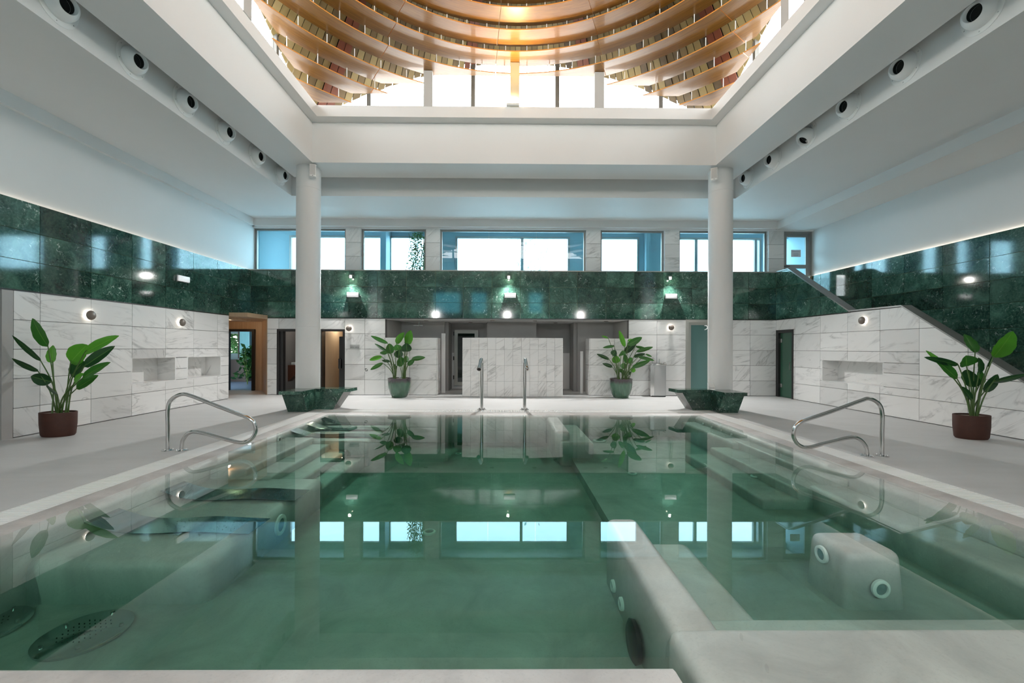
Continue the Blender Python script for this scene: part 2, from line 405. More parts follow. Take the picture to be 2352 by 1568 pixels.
bmesh.ops.bevel(bm, geom=bm.edges[:], offset=.07, segments=5, profile=.5, affect='EDGES')
finish('massage_block', bm, CM, pool, smooth=40)
box('gutter_channel', GX0, IX0, 1.5, GY1, -.3, -.09, M['grey_plaster'], pool)
box('gutter_channel', IX1, GX1, 1.5, GY1, -.3, -.09, M['grey_plaster'], pool)
box('gutter_channel', IX0, IX1, IY1, GY1, -.3, -.09, M['grey_plaster'], pool)
wt = box('pool_water', -4.2, 4.6, 1.56, 9.70, -.72, -.02, M['water']); tag(wt, 'still clear green water filling the pool, mirroring the room', 'water'); wt['kind'] = 'stuff'

def grate(label, ax, fixed0, fixed1, a0, a1):
    root = empty('overflow_grate', ((fixed0+fixed1)/2, (a0+a1)/2, 0) if ax == 'y' else ((a0+a1)/2, (fixed0+fixed1)/2, 0)); tag(root, label, 'grate', 'white overflow grates round the pool')
    ox, oy = root.location.x, root.location.y
    bm = bmesh.new(); a = a0+.01
    while a < a1-.02:
        if ax == 'y': bxa(bm, fixed0+.012-ox, fixed1-.012-ox, a-oy, a+.022-oy, -.03, -.003)
        else: bxa(bm, a-ox, a+.022-ox, fixed0+.012-oy, fixed1-.012-oy, -.03, -.003)
        a += .036
    s = finish('slat', bm, M['white_plastic'], root, kind='stuff')
    bm = bmesh.new()
    for q in (0, .25, .5, .75, 1.0):
        f = fixed0+(fixed1-fixed0-.012)*q; dz = 0 if q in (0, 1.0) else -.012
        if ax == 'y': bxa(bm, f-ox, f+.012-ox, a0-oy, a1-oy, -.04, -.001+dz)
        else: bxa(bm, a0-ox, a1-ox, f-oy, f+.012-oy, -.04, -.001+dz)
    finish('frame', bm, M['white_plastic'], root)
    return root
grate('white slatted overflow grate along the left edge of the pool', 'y', GX0+.005, IX0-.005, 1.55, GY1-.35)
grate('white slatted overflow grate along the right edge of the pool', 'y', IX1+.005, GX1-.005, 1.55, GY1-.35)
grate('white slatted overflow grate along the far edge of the pool', 'x', 9.90, GY1-.005, GX0+.01, GX1-.01)
bm = bmesh.new(); bxa(bm, GX0, GX1, IY1, 9.86, -.2, -.004); finish('far_coping', bm, CM, pool)

# ---------------- left wall
wl = backing('wall_left', 'x', XL-.2, XL-.022, (-2.7, YB+.3, GB, GT-.01), (), M['greengrout'])
us = sorted(set([round(7.336-.895*i, 3) for i in range(11)]+[8.231, 9.125, 10.021, 10.912, 11.808, 12.703, YB]))
us = [-2.7]+[u for u in us if u > -2.6]
tiles(wl, 'x', XL, 1, us, GROWS, M['green'])
nL = [(9.147, 10.313, .70, 1.242), (10.733, 11.945, .70, 1.235)]
wm = backing('marble_lining', 'x', XL-.3, XL-.022, (6.95, 12.30, 0, GB), [(a-.03, b+.03, c-.03, d+.03) for a, b, c, d in nL], M['grout'], kind=None, parent=wl)
tiles(wl, 'x', XL, 1, [6.95, 7.345, 8.24, 9.133, 10.03, 10.924, 11.823, 12.30], [.012]+MROWS[1:], M['marble'], holes=nL)
def niche(parent, axis, plane, face, y0, y1, z0, z1, dep=.42):
    L = [(plane-face*dep, y0, y1, z0, z1)]
    xb = plane-face*dep
    mid = (z0+z1)/2+.02; n = 3; st = (y1-y0)/n
    tiles(parent, axis, xb, face, [y0+st*i for i in range(n+1)], [z0, mid, z1], M['marble'], name='niche_tile')
    lo, hi = min(plane-face*.0, xb-face*.03), max(plane-face*.0, xb-face*.03)
    bs = [(lo, hi, y0-.03, y0, z0-.03, z1+.03), (lo, hi, y1, y1+.03, z0-.03, z1+.03), (lo, hi, y0, y1, z0-.03, z0), (lo, hi, y0, y1, z1, z1+.03), (xb-face*.03 if face > 0 else xb+.0, xb if face > 0 else xb+.03, y0, y1, z0, z1)]
    bs = [(min(b[0], b[1]), max(b[0], b[1]))+b[2:] for b in bs]
    boxes('niche_lining', bs, M['marble'], parent)
for h in nL: niche(wl, 'x', XL-.001, 1, *h)
box('pillar', XL-.6, XL, 6.79, 6.945, 0, GB, M['grey_plaster'], wl)
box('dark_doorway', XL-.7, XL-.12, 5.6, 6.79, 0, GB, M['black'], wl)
box('lower_wall', XL-.2, XL, -2.7, 5.6, 0, GB, M['marble'], wl)
box('shadow_gap', XL-.2, XL+.006, -2.7, YB, 2.408, 2.432, M['black'], wl)
box('upper_wall', XL-.35, XL-.10, -2.7, YW+.1, GT-.1, ZD+.1, M['plaster'], wl)
box('led_strip', XL-.085, XL-.05, -2.7, YB, GT-.02, GT-.008, M['led'], wl)
box('trim_1', XL-.10, XL-.02, -2.7, YW, ZD-.23, ZD, M['plaster'], kind='structure')
box('corridor_return', XL-.2, XL-.021, 12.302, YB, 2.3, GB, M['panel_wood'], wl)

# ---------------- corridor behind the left opening
cr = structure('wall_corridor')
boxes('ceiling_panel', [(-11, -7.5, 12.3, 14.8, 2.38, 2.5)], M['panel_wood'], cr)
boxes('wood_panel', [(-10.4, -9.69, 14.7, 14.8, 0, 2.4), (-8.68, -8.45, 14.7, 14.8, 0, 2.4)], M['panel_wood'], cr)
box('wood_panel', -9.69, -9.15, 14.7, 14.8, 2.12, 2.4, M['panel_wood'], cr); box('wood_panel', -9.145, -8.68, 14.7, 14.8, 2.12, 2.4, M['panel_wood'], cr)
bm = bmesh.new(); prism(bm, [(-8.46, 14.7, 0), (-7.53, 13.36, 0), (-7.45, 13.42, 0), (-8.38, 14.8, 0)], (0, 0, 2.42)); finish('wood_panel', bm, M['panel_wood'], cr)
box('end_wall', -10.5, -10.4, 12.3, 14.8, 0, 2.4, M['panel_wood'], cr); box('side_wall', -10.4, XL-.2, 12.2, 12.3, 0, 2.4, M['plaster'], cr)
def frame_boxes(x0, x1, z0, z1, y0, y1, w, bottom=False):
    L = [(x0, x0+w, y0, y1, z0, z1), (x1-w, x1, y0, y1, z0, z1), (x0+w, x1-w, y0, y1, z1-w, z1)]
    if bottom: L.append((x0+w, x1-w, y0, y1, z0, z0+w))
    return L
d1 = structure('door_1'); boxes('frame', frame_boxes(-9.69, -8.68, 0, 2.12, 14.62, 14.82, .085), M['black'], d1)
# dim room behind it
rm = structure('wall_room')
boxes('wall', [(-13.1, -13, 14.8, 19, 0, 2.6), (-8.3, -8.2, 14.85, 19, 0, 2.6), (-13, -8.2, 14.8, 19, 2.6, 2.7), (-13, -12.6, 18.9, 19, 0, 2.6), (-12.6, -11.85, 18.9, 19, 0, 1.22), (-12.6, -11.85, 18.9, 19, 2.1, 2.6), (-11.85, -11.33, 18.9, 19, 0, 2.6), (-11.33, -11.18, 18.9, 19, 0, 1.22), (-11.33, -11.18, 18.9, 19, 2.1, 2.6), (-11.18, -8.3, 18.9, 19, 0, 2.6)], simple('dusky_blue_wall', (.10, .17, .20), .7), rm)
box('floor_panel', -13, -8.2, 14.8, 19, -.2, -.01, simple('blue_grey_floor', (.10, .17, .28), .35), rm)
box('sill_cabinet', -12.9, -11.2, 18.45, 18.9, 0, .95, M['black'], rm)
box('window_mullion', -11.88, -11.78, 18.82, 18.9, 1.0, 2.2, M['black'], rm)
cm_ = NT('blue_curtain'); cm_.p(col=(.25, .55, .62), rough=.8)
bm = bmesh.new(); n_ = 56
for i in range(n_):
    x0 = -11.76+.42*i/n_; x1 = -11.76+.42*(i+1)/n_
    bxa(bm, x0, x1, 18.75+.02*math.sin(i*1.1), 18.77+.02*math.sin(i*1.1), .5, 2.2)
cu = finish('curtain', bm, cm_.m); tag(cu, 'pale blue pleated curtain beyond the left doorway', 'curtain')
point('room_light', (-10.6, 17.6, 2.3), 14, (.55, .85, 1.0), .2)
point('corridor_light', (-8.9, 13.6, 2.25), 7, (1, .72, .45), .08)
bd = empty('banner', (-11.68, 19.6, 0)); tag(bd, 'crimson banner glimpsed outside through the far window', 'banner'); box('cloth', -.3, .2, -.02, .02, 1.25, 1.85, simple('crimson_cloth', (.6, .02, .10), .6), bd); box('pole', -.34, -.3, -.02, .02, -.1, 2.15, M['steel'], bd)

# ---------------- back wall
wb = backing('wall_back', 'y', YB+.022, YB+.25, (XL-.2, XR, GB, GT-.01), (), M['greengrout'])
gx = [XL, -7.51, -6.763, -5.855, -4.959, -4.056, -3.151, -2.232, -1.354, -.446, .448, 1.371, 2.254, 3.165, 4.064, 4.977, 5.891, 6.79, 7.695, XR]
tiles(wb, 'y', YB, -1, gx, GROWS, M['green'])
dA, dB, dC = (-7.21, -5.08, 0, 2.07), (5.70, 6.95, 0, 2.42), None
backing('marble_lining', 'y', YB+.022, YB+.25, (-7.51, -3.81, 0, GB), [dA], M['grout'], kind=None, parent=wb)
backing('marble_lining', 'y', YB+.022, YB+.25, (3.89, XR, 0, GB), [dB], M['grout'], kind=None, parent=wb)
tiles(wb, 'y', YB, -1, [-7.51, -7.153, -6.3, -5.08, -4.451, -3.81], [.012]+MROWS[1:], M['marble'], holes=[dA])
tiles(wb, 'y', YB, -1, [3.89, 4.785, 5.70, 6.86, 7.753, XR], [.012]+MROWS[1:], M['marble'], holes=[dB])
box('shadow_gap', XL, XR, YB-.006, YB+.2, 2.408, 2.432, M['black'], wb)
box('trim_2', XL-.1, XR+.2, YB+.0, YW, 3.925, 3.955, M['alu_light'], kind='structure')
# low marble walls in the recess mouth
lw = structure('wall_low'); LR = [.012, .484, .968, 1.452, 1.81]
backing('core', 'y', YB+.022, YB+.62, (-3.81, -2.187, 0, 1.80), (), M['grout'], kind=None, parent=lw)
tiles(lw, 'y', YB, -1, [-3.81, -3.03, -2.187], LR, M['marble_pale'])
tiles(lw, 'x', -2.165, 1, [YB, YB+.62], LR, M['marble_pale'])
box('coping', -3.81, -2.166, YB+.0, YB+.63, 1.80, 1.812, M['marble'], lw)
lw2 = structure('wall_low')
backing('core', 'y', YB+.022, YB+.62, (2.66, 3.89, 0, 1.80), (), M['grout'], kind=None, parent=lw2)
tiles(lw2, 'y', YB, -1, [2.66, 3.44, 3.89], LR, M['marble_pale'])
tiles(lw2, 'x', 2.638, -1, [YB, YB+.62], LR, M['marble_pale'])
box('coping', 2.639, 3.89, YB+.0, YB+.63, 1.80, 1.812, M['marble'], lw2)
# recess shell (grey microcement): ceiling, side walls, piers, rear wall
rc = structure('wall_recess'); G = M['grey_plaster']
box('ceiling_panel', -4.2, 4.3, YB+.02, 16.2, 2.40, 2.6, M['plaster'], rc)
bm = bmesh.new(); prism(bm, [(-3.81, YB+.2, 0), (-3.6, 14.62, 0), (-3.8, 14.7, 0), (-4.0, YB+.2, 0)], (0, 0, 2.4)); finish('side_wall', bm, G, rc)
bm = bmesh.new(); prism(bm, [(3.89, YB+.2, 0), (3.7, 14.62, 0), (3.9, 14.7, 0), (4.1, YB+.2, 0)], (0, 0, 2.4)); finish('side_wall', bm, G, rc)
box('pier', -3.7, -2.12, 14.6, 14.9, 0, 2.4, G, rc); box('pier', -2.12, -2.0, 14.72, 15.6, 0, 2.4, G, rc)
box('pier', 2.48, 3.8, 14.6, 14.9, 0, 2.4, G, rc); box('pier', 2.36, 2.48, 14.72, 15.6, 0, 2.4, G, rc)
box('pier', -.65, 1.05, 14.6, 15.6, 0, 2.4, G, rc)
box('rear_wall', -2.6, 3.0, 15.6, 15.75, 0, 2.4, G, rc)
box('dado', -1.99, -.66, 15.585, 15.6, 0, 1.32, M['plaster'], rc); box('dado', 1.06, 2.35, 15.585, 15.6, 0, 1.32, M['plaster'], rc)
box('glass_jamb', -2.15, -2.02, 14.1, 14.14, 0, 1.98, M['plaster'], rc)
box('glass_jamb', 2.47, 2.56, 14.0, 14.06, 0, 1.4, M['plaster'], rc)
d2 = structure('door_2'); boxes('frame', frame_boxes(-1.90, -1.02, .12, 2.16, 15.50, 15.58, .13, True), M['alu_light'], d2)
box('pane', -1.78, -1.14, 15.53, 15.55, .24, 2.04, M['glass_dark'], d2); box('backing', -1.78, -1.14, 15.56, 15.57, .24, 2.04, simple('dark_green_room', (.012, .035, .035), .4), d2)
for z in (.35, 1.05, 1.95): box('hinge', -1.93, -1.89, 15.47, 15.52, z, z+.14, M['black'], d2)
for nx, ny, dn in ((-2.62, 13.9, 'right of the shower head'), (-1.25, 14.9, 'above the narrow glass door'), (-.45, 13.9, 'above the left half of the curved wall'), (.95, 13.9, 'above the right half of the curved wall'), (1.75, 14.9, 'deep in the passage right of the curved wall'), (3.3, 13.9, 'above the right low marble wall')):
    dl = empty('downlight', (nx, ny, 2.4)); tag(dl, 'small dark ceiling downlight '+dn, 'downlight', 'round downlights in the recess ceiling')
    bm = bmesh.new(); lathe(bm, [(.0, -.004), (.05, -.004), (.055, -.012), (.07, -.012), (.072, 0.0)], 20, close=False); finish('rim', bm, M['sconce'], dl, smooth=50)
for nx in (-2.6, .2, 3.3): spot('recess_spot', (nx, 13.95, 2.36), (nx, 14.1, 0), 22, (1, .95, .88), 1.3)
sh = empty('shower_head', (-2.9, 14.1, 2.398)); tag(sh, 'flat square rain shower head hanging from the recess ceiling', 'shower')
bm = bmesh.new(); tube(bm, [(0, 0, 0), (0, 0, -.16)], .012); finish('arm', bm, M['chrome'], sh, smooth=40); box('head', -.15, .15, -.15, .15, -.175, -.16, M['chrome'], sh)

# sauna / steam doors on the back wall
d3 = structure('door_3')
boxes('frame', frame_boxes(-7.21, -5.86, 0, 2.07, YB-.01, YB+.26, .07)+[(-7.14, -7.04, YB+.05, YB+.2, 0, 2.0)], M['black'], d3)
d4 = structure('door_4')
boxes('frame', frame_boxes(-5.86, -5.08, 0, 2.07, YB-.01, YB+.26, .06), M['black'], d4)
box('door_leaf', -5.36, -5.14, YB+.27, YB+.32, 0, 1.85, M['black'], d4); box('door_handle', -5.36, -5.28, YB+.2, YB+.27, .82, 1.14, M['black'], d4, bev=.008)
sr = structure('wall_annex')
boxes('wall', [(-7.4, -7.3, 13.6, 15.6, 0, 2.4), (-5.92, -5.86, 13.62, 15.6, 0, 2.4), (-7.3, -5.92, 15.5, 15.6, 0, 2.4), (-7.4, -4.6, 13.6, 15.6, 2.4, 2.45)], simple('annex_plaster', (.27, .26, .25), .6), sr)
boxes('wood_wall', [(-5.86, -4.7, 15.2, 15.3, 0, 2.4), (-4.8, -4.7, 13.6, 15.2, 0, 2.4), (-5.86, -5.80, 13.62, 15.2, 0, 2.4)], M['sauna_wood'], sr)
point('sauna_light', (-5.5, 14.4, 2.2), 10, (1, .85, .65), .05); point('annex_light', (-6.6, 14.2, 2.3), 5, (1, .9, .8), .05)
ba = empty('washbasin_shelf', (-7.3, 14.2, .8)); tag(ba, 'walnut washbasin shelf inside the left doorway', 'shelf')
bm = bmesh.new(); prism(bm, [(0, 0, 0), (.55, 0, .0), (.55, 0, .10), (0, 0, .10)], (0, .6, 0)); prism(bm, [(0, 0, 0), (.5, 0, 0), (0, 0, -.45)], (0, .3, 0)); finish('shelf_body', bm, M['brown_wood'], ba)
box('basin', .05, .5, .1, .5, .10, .19, M['white_plastic'], ba, bev=.02)
sg = empty('door_sign', (-4.762, YB-.012, 1.517)); tag(sg, 'small grey lettered plate right of the sauna doors', 'sign')
box('plate', -.15, .15, -.004, .010, -.072, .072, simple('sign_plate', (.48, .48, .47), .35, .4), sg)
def text(name, s, size, loc, rot, mat, parent, ext=.001):
    cu_ = bpy.data.curves.new(name, 'FONT'); cu_.body = s; cu_.size = size; cu_.align_x = 'CENTER'; cu_.align_y = 'CENTER'; cu_.extrude = ext
    o = bpy.data.objects.new(name, cu_); C.objects.link(o); o.data.materials.append(mat); o.location = loc; o.rotation_euler = rot
    me = bpy.data.meshes.new_from_object(o); o2 = bpy.data.objects.new(name, me); C.objects.link(o2); o2.location = loc; o2.rotation_euler = rot; bpy.data.objects.remove(o)
    if parent: o2.parent = parent
    return o2
text('lettering', 'BAÑO TURCO', .040, (0, -.006, -.01), (PI/2, 0, 0), M['black'], sg)
ps = empty('floor_notice', (-4.40, YB-.006, .80)); tag(ps, 'tiny black and white pictogram square low on the marble wall', 'sign')
box('plate', -.055, .055, -.003, .004, -.055, .055, M['white_plastic'], ps)
bm = bmesh.new()
for a, b, c_, d in ((-.045, -.015, .0, .045), (.0, .02, .01, .045), (-.03, .03, -.045, -.025), (.03, .045, -.04, .01), (-.045, -.03, -.03, -.01)): bxa(bm, a, b, -.006, -.003, c_, d)
finish('pictogram', bm, M['black'], ps)

# steam-room door with frosted green glass
d5 = structure('door_5')
boxes('frame', frame_boxes(5.70, 6.95, 0, 2.42, YB-.02, YB+.1, .09), M['alu_light'], d5)
boxes('inner_frame', frame_boxes(5.79, 6.86, 0, 2.33, YB+.0, YB+.08, .08), M['alu_light'], d5)
box('pane', 5.87, 6.78, YB+.03, YB+.05, .02, 2.25, M['glass_frost'], d5)
bm = bmesh.new(); tube(bm, smooth_path([(6.30, YB+.02, 2.23), (6.36, YB-.03, 2.22), (6.37, YB-.03, 2.14), (6.31, YB+.02, 2.10)]), .012, 8); finish('door_closer', bm, M['white_metal'], d5, smooth=40)

# ---------------- curved freestanding marble wall
cwl = structure('wall_middle'); n_ = 12; x0, x1 = -1.335, 1.757
cxm = (x0+x1)/2; sag = .13; half = (x1-x0)/2; R_ = (half*half+sag*sag)/(2*sag); cyc = 12.98-sag+R_; amax = math.asin(half/R_)
zr = [.012, .484, .968, 1.452, 1.81]
for i in range(n_):
    a0 = -amax+2*amax*i/n_; a1 = -amax+2*amax*(i+1)/n_; am = (a0+a1)/2; wd = 2*R_*math.sin((a1-a0)/2)
    for j in range(4):
        bm = bmesh.new(); hz = (zr[j+1]-zr[j])/2; bxa(bm, -wd/2+.0025, wd/2-.0025, 0, .02, -hz+.002, hz-.002)
        o = finish('tile', bm, M['marble_pale'], cwl); o.location = (cxm+R_*math.sin(am), cyc-R_*math.cos(am), zr[j]+hz); o.rotation_euler = (0, 0, am)
bm = bmesh.new(); pts = []
for i in range(25):
    a = -amax+2*amax*i/24; pts.append((cxm+(R_-.02)*math.sin(a), cyc-(R_-.02)*math.cos(a), 0))
for i in range(25):
    a = amax-2*amax*i/24; pts.append((cxm+(R_-.24)*math.sin(a), cyc-(R_-.24)*math.cos(a), 0))
prism(bm, pts, (0, 0, 1.802)); finish('core', bm, M['grout'], cwl)
bm = bmesh.new(); prism(bm, [(p[0], p[1], 1.802) for p in pts], (0, 0, .008)); finish('coping', bm, M['marble'], cwl)
"""ends"""
box('end_cap', x0-.0, x0+.012, 12.985, 13.22, .012, 1.80, M['marble'], cwl); box('end_cap', x1-.012, x1, 12.985, 13.22, .012, 1.80, M['marble'], cwl)

# ---------------- right wall with stairs behind
wr = structure('wall_right')
dR = (12.53, 13.32, 0, 2.09); nR = [(9.553, 11.379, .655, 1.20)]
S1 = .679; S2 = .649
capl = [(-S1, 1, .968-S1*6.924)]
mus = [5.4, 6.0, 6.9, 7.773, 8.696, 9.621, 10.54, 11.46, 12.467, YB]
tiles(wr, 'x', XR, -1, mus, [.012]+MROWS[1:], M['marble'], holes=[dR]+nR, clips=capl)
bm = bmesh.new()
def poly_x(bm, pts, xa, xb): prism(bm, [(xa, y, z) for y, z in pts], (xb-xa, 0, 0))
for rct in rect_minus(rect_minus([(9.06, YB+.3, 0, 2.43)], dR), (9.523, 11.409, .625, 1.23)): bxa(bm, XR+.022, XR+.2, *rct)
poly_x(bm, [(5.5, 0), (9.06, 0), (9.06, 2.42), (6.924, .955)], XR+.022, XR+.2)
finish('core', bm, M['grout'], wr)
bm = bmesh.new(); poly_x(bm, [(10.50, 2.43), (YB+.3, 2.43), (YB+.3, 3.92), (12.75, 3.92)], XR+.022, XR+.2); finish('green_core', bm, M['greengrout'], wr)
tiles(wr, 'x', XR, -1, [10.3, 10.54, 11.46, 12.40, YB], GROWS, M['green'], clips=[(-S2, 1, 2.457-S2*10.498), (0, 1, 3.92)])
box('shadow_gap', XR-.006, XR+.1, 10.45, YB, 2.408, 2.432, M['black'], wr)
for h in nR: niche(wr, 'x', XR+.001, -1, *h)
cap = [(5.5, 0.0), (6.924, .972), (9.10, 2.45), (10.498, 2.46), (12.79, 3.945), (YW, 3.95)]
bm = bmesh.new()
for (y0, z0), (y1, z1) in zip(cap, cap[1:]): prism(bm, [(XR-.012, y0, z0-.02), (XR-.012, y1, z1-.02), (XR-.012, y1, z1+.014), (XR-.012, y0, z0+.014)], (.235, 0, 0))
finish('trim_3', bm, M['alu'], kind='structure')
d6 = structure('door_6')
bm = bmesh.new()
for b in ((XR-.01, XR+.2, 12.53, 12.60, 0, 2.09), (XR-.01, XR+.2, 13.22, 13.32, 0, 2.09), (XR-.01, XR+.2, 12.60, 13.22, 2.0, 2.09)): bxa(bm, *b)
finish('frame', bm, M['black'], d6)
box('pane', XR+.06, XR+.08, 12.60, 13.22, .01, 2.0, M['glass_greendoor'], d6)
for z in (.30, 1.70): box('hinge', XR+.03, XR+.07, 13.12, 13.22, z, z+.12, M['chrome'], d6, bev=.005)
bm = bmesh.new(); tube(bm, [(XR+.06, 12.70, .85), (XR+.0, 12.70, .87), (XR+.0, 12.70, 1.1), (XR+.06, 12.70, 1.12)], .009, 8); finish('door_handle', bm, M['chrome'], d6, smooth=40)
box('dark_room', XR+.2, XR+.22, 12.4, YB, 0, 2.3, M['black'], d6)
# stairs
st = structure('stairs'); stm = simple('pale_stair_stone', (.50, .46, .42), .4); dkr = simple('brown_riser_stone', (.16, .13, .10), .5)
for i in range(9):
    y = 6.86+.249*i; s = box('step', XR+.2, XR2-.02, y, 9.1, .172*i, .172*(i+1)-.001, stm, st)
box('landing', XR+.2, XR2-.02, 9.1, 13.6, 1.35, 1.548, stm, st)
for i in range(9):
    y = 10.5+.2556*i; box('step', XR+.2, XR2-.02, y, 12.8, 1.549+.172*i, 1.549+.172*(i+1)-.001, stm, st)
box('landing', XR+.2, XR2-.02, 12.8, YW, 2.9, 3.097, stm, st)
wo = backing('wall_outer', 'x', XR2+.022, XR2+.2, (-2.7, YW, 0, 3.86), (), M['greengrout'])
ou = [-2.7]+[round(13.22-.93*i, 3) for i in range(16, 0, -1) if 13.22-.93*i > -2.5]+[13.22, YW-.15]
tiles(wo, 'x', XR2, -1, [u for u in ou if u > 3.0], [0, .484, .968, 1.452, 1.936, 2.43, 2.91, 3.39, 3.87], M['green'])
box('tile_field', XR2, XR2+.02, -2.7, [u for u in ou if u > 3.0][0], 0, 3.87, M['green'], wo)
box('upper_wall', XR2+.08, XR2+.3, -2.7, YW+.1, 3.8, ZD+.1, M['plaster'], wo)
box('led_strip', XR2+.03, XR2+.065, -2.7, YW-.15, 3.862, 3.874, M['led'], wo)
box('wood_jamb', XR2-.06, XR2+.02, YW-.15, YW, 3.1, 3.87, M['panel_wood'], wo)

# ---------------- window band
ww = structure('wall_window'); PZ0, PZ1 = 3.955, 5.34
wins = [(-8.12, -5.17), (-4.68, -2.59), (-2.14, 2.58), (3.05, 5.12), (5.60, 8.49)]
box('header', XL-.2, XR2+.2, YW-.12, YW+.15, 5.33, ZD+.1, M['plaster'], ww)
box('trim_4', XL-.1, XR2+.08, YW-.22, YW-.12, ZD-.23, ZD, M['plaster'], kind='structure')
for (a, b) in ((-5.17, -4.68), (-2.59, -2.14), (2.58, 3.05), (5.12, 5.60), (8.49, 9.0)):
    box('pier_core', a+.02, b-.02, YW-.10, YW+.15, PZ0, 5.33, M['grout'], ww)
    tiles(ww, 'y', YW-.14, -1, [a, b], [3.955, 4.43, 4.88, 5.33], M['marble'], th=.04)
    for s_, xx in ((-1, a), (1, b)):
        tiles(ww, 'x', xx, s_, [YW-.10, YW+.1], [3.955, 4.43, 4.88, 5.33], M['marble'], th=.02)
for i, (a, b) in enumerate(wins):
    wn = structure('window_%d' % (i+1))
    boxes('window_frame', frame_boxes(a, b, 3.955, 5.33, YW-.03, YW+.05, .06, True), M['alu'], wn)
    ms = [a+.06]+([-.57, .98] if i == 2 else [])+[b-.06]
    for p, q in zip(ms, ms[1:]): box('pane', p+.004, q-.004, YW, YW+.012, 4.015, 5.27, M['glass_daylight'], wn)
d7 = structure('door_7')
boxes('frame', frame_boxes(9.0, XR2+.08, 3.1, 5.33, YW-.03, YW+.07, .07), M['alu'], d7)
boxes('door_leaf', frame_boxes(9.07, 9.90, 3.1, 5.26, YW-.01, YW+.05, .10, True)+[(9.17, 9.80, YW-.01, YW+.05, 4.14, 4.26)], M['alu'], d7)
box('pane', 9.17, 9.80, YW+.01, YW+.02, 4.26, 5.16, M['glass_daylight'], d7); box('pane', 9.17, 9.80, YW+.01, YW+.02, 3.2, 4.14, M['glass_daylight'], d7)
bm = bmesh.new(); tube(bm, [(9.10, YW-.01, 4.20), (9.10, YW-.06, 4.20), (9.24, YW-.06, 4.20)], .012, 8); bxa(bm, 9.085, 9.115, YW-.02, YW-.008, 4.06, 4.10); finish('door_handle', bm, M['black'], d7)
nt = empty('notice', (9.48, YW-.002, 4.63)); tag(nt, 'small paper notice taped to the upper glass door', 'sign')
box('paper', -.16, .16, 0, .004, -.115, .115, simple('notice_paper', (.62, .66, .72), .6), nt)
bm = bmesh.new()
for z, hw in ((.06, .12), (-.01, .08), (-.05, .10), (-.075, .07)): bxa(bm, -hw, hw, -.003, 0, z-.006, z+.006)
finish('print', bm, simple('grey_print', (.28, .32, .40), .6), nt)
# corridor behind the windows and its outer glazing
gc = structure('wall_gallery'); gp = simple('gallery_daylight_cast', (.27, .42, .49), .6)  # blue daylight cast on the gallery walls is put into their colour
YG2 = 15.2
boxes('wall', [(-8.9, -7.75, YG2, YG2+.2, 3.0, 5.5), (-8.9, 10.3, YG2, YG2+.2, 5.50, 5.9), (-2.9, -1.82, YG2, YG2+.2, 3, 5.5), (2.28, 2.9, YG2, YG2+.2, 3, 5.5), (4.78, 5.9, YG2, YG2+.2, 3, 5.5), (9.2, 9.4, YG2, YG2+.2, 3, 5.5)], gp, gc)
box('floor_panel', -9, 10.4, YW+.1, YG2+.3, 2.95, 3.15, M['deck'], gc); box('ceiling_panel', -9, 10.4, YW+.1, YG2+.3, 5.7, 5.8, M['plaster'], gc)
box('end_wall', -9, -8.85, YW+.1, YG2+.2, 3, 5.8, gp, gc); box('end_wall', 10.2, 10.35, YW+.1, YG2+.2, 3, 5.8, gp, gc)
boxes('cross_wall', [(-4.35, -4.15, 14.6, YG2, 3.1, 5.7), (4.95, 5.1, 14.9, YG2, 3.1, 5.7)], gp, gc)
i = 6
for a, b, mull in ((-7.75, -4.12, ()), (-4.3, -2.9, ()), (-1.82, 2.28, (.57,)), (2.9, 4.78, ()), (5.9, 9.2, (6.84, 9.0))):
    wn = structure('window_%d' % i); i += 1
    boxes('window_frame', frame_boxes(a, b, 3.15, 5.50, YG2-.05, YG2+.06, .07, True)+[(m_-.05, m_+.05, YG2-.05, YG2+.06, 3.2, 5.45) for m_ in mull], M['alu'], wn)
    box('pane', a+.07, b-.07, YG2, YG2+.01, 3.22, 5.43, M['glass_clear'], wn)
    for m_ in mull:
        if m_ > 1: box('window_handle', m_-.015, m_+.015, YG2-.1, YG2-.05, 4.0, 4.16, M['black'], wn, bev=.004)
# terrace outside: white parapet wall
gw = simple('terrace_wall', (.80, .84, .86), .7)
tw = empty('terrace_wall', (0, 20, 2.9)); tag(tw, 'plain white terrace parapet outside the upper windows', 'wall')
box('wall_panel', -9, 14, 0, .2, -.3, 1.95, gw, tw); box('coping', -9, 14, -.03, .23, 1.95, 2.0, gw, tw)
tg = empty('terrace_side_wall', (-9, 15.5, 2.9)); tag(tg, 'panelled white side wall outside the leftmost upper window', 'wall')
for j in range(6): box('wall_panel', -.1, .1, .02+.75*j, .75*(j+1), -.3, 3.2, gw, tg)
box('ground', -16, 18, YG2+.2, 26, 2.7, 2.88, M['deck'], kind='structure')

# ---------------- front wall (behind the camera) mirrors the back one
wf = structure('wall_front'); YF = -2.7
box('lower_wall', XL-.2, XR2+.2, YF-.2, YF, 0, 2.43, M['marble'], wf); box('green_band', XL-.2, XR2+.2, YF-.2, YF, 2.43, 3.95, M['green'], wf)
for (a, b) in ((-8.3, -5.0), (-3.2, -2.4), (-1.4, 1.6), (2.5, 10.1)): box('pier', a, b, YF-.2, YF, 3.95, 5.35, M['plaster'], wf)
box('header', XL-.2, XR2+.2, YF-.2, YF, 5.33, ZD+.1, M['plaster'], wf)
box('pane', XL, XR2, YF-.1, YF-.09, 3.95, 5.33, M['glass_front'], wf)

